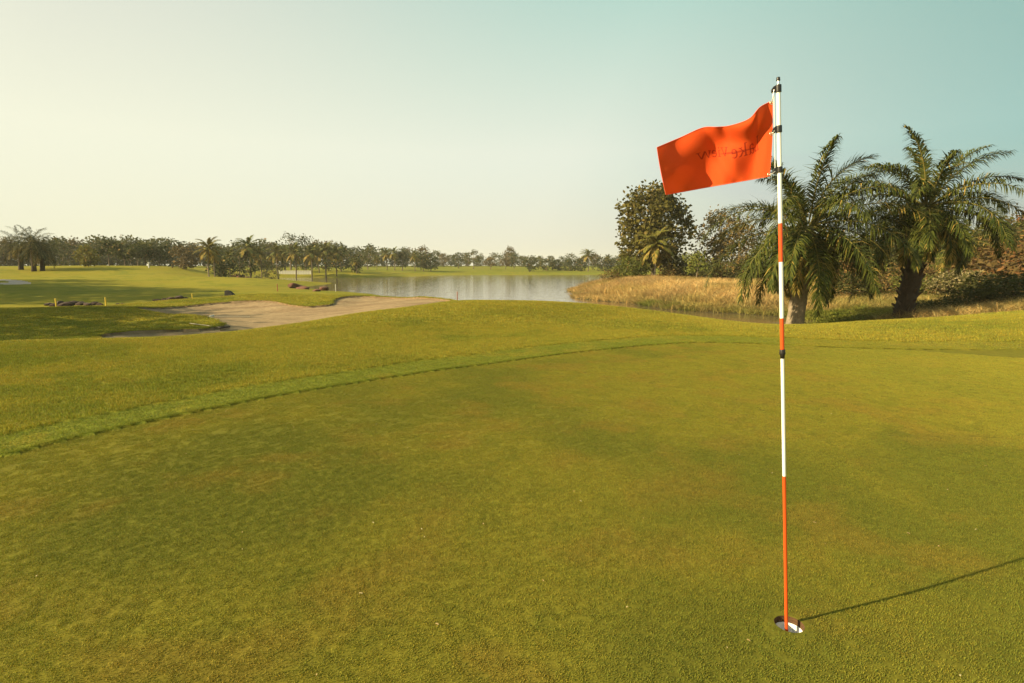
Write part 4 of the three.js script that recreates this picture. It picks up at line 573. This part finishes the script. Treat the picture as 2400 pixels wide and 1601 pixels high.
{
  const amax = 49 * Math.PI / 180, pi2 = 6.283;
  const vary = (c, t, k = 0.35) => { const v = 1 + k * (t - 0.5); return [c[0] * v * (1 + 0.12 * (hash(Math.floor(t * 9999), 3) - 0.5)), c[1] * v, c[2] * v]; };
  const greenList = field2(1.2, 6.6, 0.036, amax, (x, z, r, t) => hash(Math.round(x * 991), Math.round(z * 877)) > smooth(3.6, 6.6, r) && sdGreen(x, z) < -0.01 && Math.hypot(x - cup.x, z - cup.z) > 0.062 ? [V(x, height(x, z) + 0.001, z), t * pi2, Math.hypot(x - cup.x, z - cup.z) < 0.085 ? 0.3 : 1, 0.8 + 0.4 * t, vary(turfColour(x, z, -1), t, 0.14)] : null), greenFar = field2(3.6, 11.5, 0.062, amax, (x, z, r, t) => hash(Math.round(x * 991), Math.round(z * 877)) < smooth(3.6, 6.6, r) && sdGreen(x, z) < -0.02 ? [V(x, height(x, z), z), t * pi2, 1, 1.0, vary(turfColour(x, z, -1), t, 0.14)] : null);
  scatter('green_turf', tuftGeo(801, 60, 0.027, 0.0052, 0.0019, 1.5), M.tuft, greenList, 'fine short grass blades of the putting green', 'grass');
  scatter('green_turf', tuftGeo(805, 170, 0.050, 0.0055, 0.0022, 1.5), M.tuft, greenFar, 'fine short grass blades of the back of the putting green', 'grass');
  const isGrass = (x, z) => sdBunker(x, z) > 0.02 && base(x, z) > LAKE + 0.1 && !isWild(x, z);
  const rough = [...field2(3, 12, 0.03, amax, (x, z, r, t) => { const g = sdGreen(x, z); if (g < 0.002 || g > 0.05) return null; return [V(x, height(x, z), z), t * pi2, 0.42, 0.62, vary(turfColour(x, z, g), t, 0.4)]; }), ...field2(3, 12.5, 0.066, amax, (x, z, r, t) => { const g = sdGreen(x, z); if (g < 0.045 || !isGrass(x, z)) return null; const collar = g < collarWidth(r); return [V(x, height(x, z), z), t * pi2, 0.85, collar ? 0.4 : 0.85 + 0.3 * t, vary(turfColour(x, z, g), t, 0.3)]; }), ...field2(12.5, 24, 0.125, amax, (x, z, r, t) => { const g = sdGreen(x, z); if (g < 0.01 || !isGrass(x, z)) return null; return [V(x, height(x, z), z), t * pi2, 1.6, g < collarWidth(r) ? 0.5 : 1.0 + 0.4 * t, vary(turfColour(x, z, g), t, 0.35)]; }), ...field2(14, 37, 0.11, amax, (x, z, r, t) => { const d = sdBunker(x, z); if (d < 0.0 || d > 0.13) return null; return [V(x, height(x, z) - 0.01, z), t * pi2, 1.4, 1.4 + 1.2 * t, vary(turfColour(x, z, 9), t, 0.5)]; }), ...field2(24, 44, 0.27, amax, (x, z, r, t) => isGrass(x, z) ? [V(x, height(x, z), z), t * pi2, 3.2, 1.5 + 0.8 * t, vary(turfColour(x, z, 9), t, 0.5)] : null)];
  scatter('rough_turf', tuftGeo(802, 40, 0.062, 0.028, 0.0046, 1.7), M.tuft, rough, 'longer grass blades round the green and bunker', 'grass');
  // dry grass on the bank across the channel
  const straw = [0.40, 0.275, 0.13], gold = [0.45, 0.305, 0.105], weed = [0.12, 0.135, 0.024], dull = [0.21, 0.145, 0.06];
  const bank = field2(27, 78, 0.34, amax, (x, z, r, t) => { if (!isWild(x, z)) return null; const y = height(x, z); if (y < LAKE + 0.02) return null; const D = -z, k = x / D, n = fbm(x * 0.25, z * 0.25, 3), green = smooth(0.40, 0.66, fbm(x * 0.3 + 31, z * 0.3, 3)) * 0.6 + smooth(0.6, 0.05, y - LAKE) * 0.75 * smooth(0.1, 0.35, k) + (k > 0.62 ? 0.2 : 0); if (D > 50 && t > 0.6) return null; const c = mix3(mix3(straw, gold, n), weed, clamp01(green)); const hgt = (y - LAKE < 0.35 ? 0.45 : 0.8) * (0.7 + 0.6 * t) * (k > 0.5 ? 0.75 : 1); return [V(x, y - 0.02, z), t * pi2, 1.0, hgt, vary(mix3(c, dull, k > 0.85 ? 0.5 : smooth(0.45, 0.7, fbm(x * 0.9 + 5, z * 0.9, 3)) * 0.7), t, 0.6)]; });
  scatter('dry_grass', tuftGeo(803, 46, 0.27, 0.62, 0.015, 1.9), M.dryBlade, bank, 'tall straw-coloured grass on the bank across the channel', 'grass');
  // broad-leaved weeds at the head of the channel, behind the palms
  const weeds = field2(24, 36, 0.26, amax, (x, z, r, t) => { const D = -z, k = x / D; if (k < 0.5 || k > 0.86 || base(x, z) < LAKE - 0.1 || D < 25.5 || D > 31 + 3 * fbm(x * 0.5, z * 0.5, 2)) return null; return [V(x, height(x, z) - 0.02, z), t * pi2, 1, 0.7 + 0.6 * t, vary(mix3([0.095, 0.125, 0.02], [0.15, 0.14, 0.03], fbm(x, z, 2)), t, 0.5)]; });
  scatter('ground_cover', tuftGeo(804, 30, 0.2, 0.22, 0.05, 1.6), M.dryBlade, weeds, 'low green creeping weeds at the head of the channel', 'ground cover');
  // bits of dry leaf on the green
  const bits = []; const r = rng(5); for (let k = 0; k < 70; k++) { const a = (r() - 0.5) * 1.5, d = 1.8 + r() * 5, x = Math.sin(a) * d, z = -Math.cos(a) * d; if (sdGreen(x, z) < 0) bits.push([V(x, height(x, z) + 0.006, z), r() * 6, 0.5 + r() * 0.7, 0.6, mix3([0.4, 0.24, 0.08], [0.45, 0.38, 0.2], r())]); }
  const bg = new THREE.PlaneGeometry(0.014, 0.006, 2, 1); bg.rotateX(-Math.PI / 2); { const a = bg.getAttribute('position'); for (let i = 0; i < a.count; i++) if (a.getX(i) === 0) a.setY(i, 0.003); } bg.computeVertexNormals();
  scatter('leaf_litter', bg, M.blade, bits, 'tiny dry leaf fragments on the putting green', 'leaf litter');
}

scene.fog = new THREE.FogExp2(rgb(0.86, 0.84, 0.72), 0.0003);
renderer.render(scene, camera);
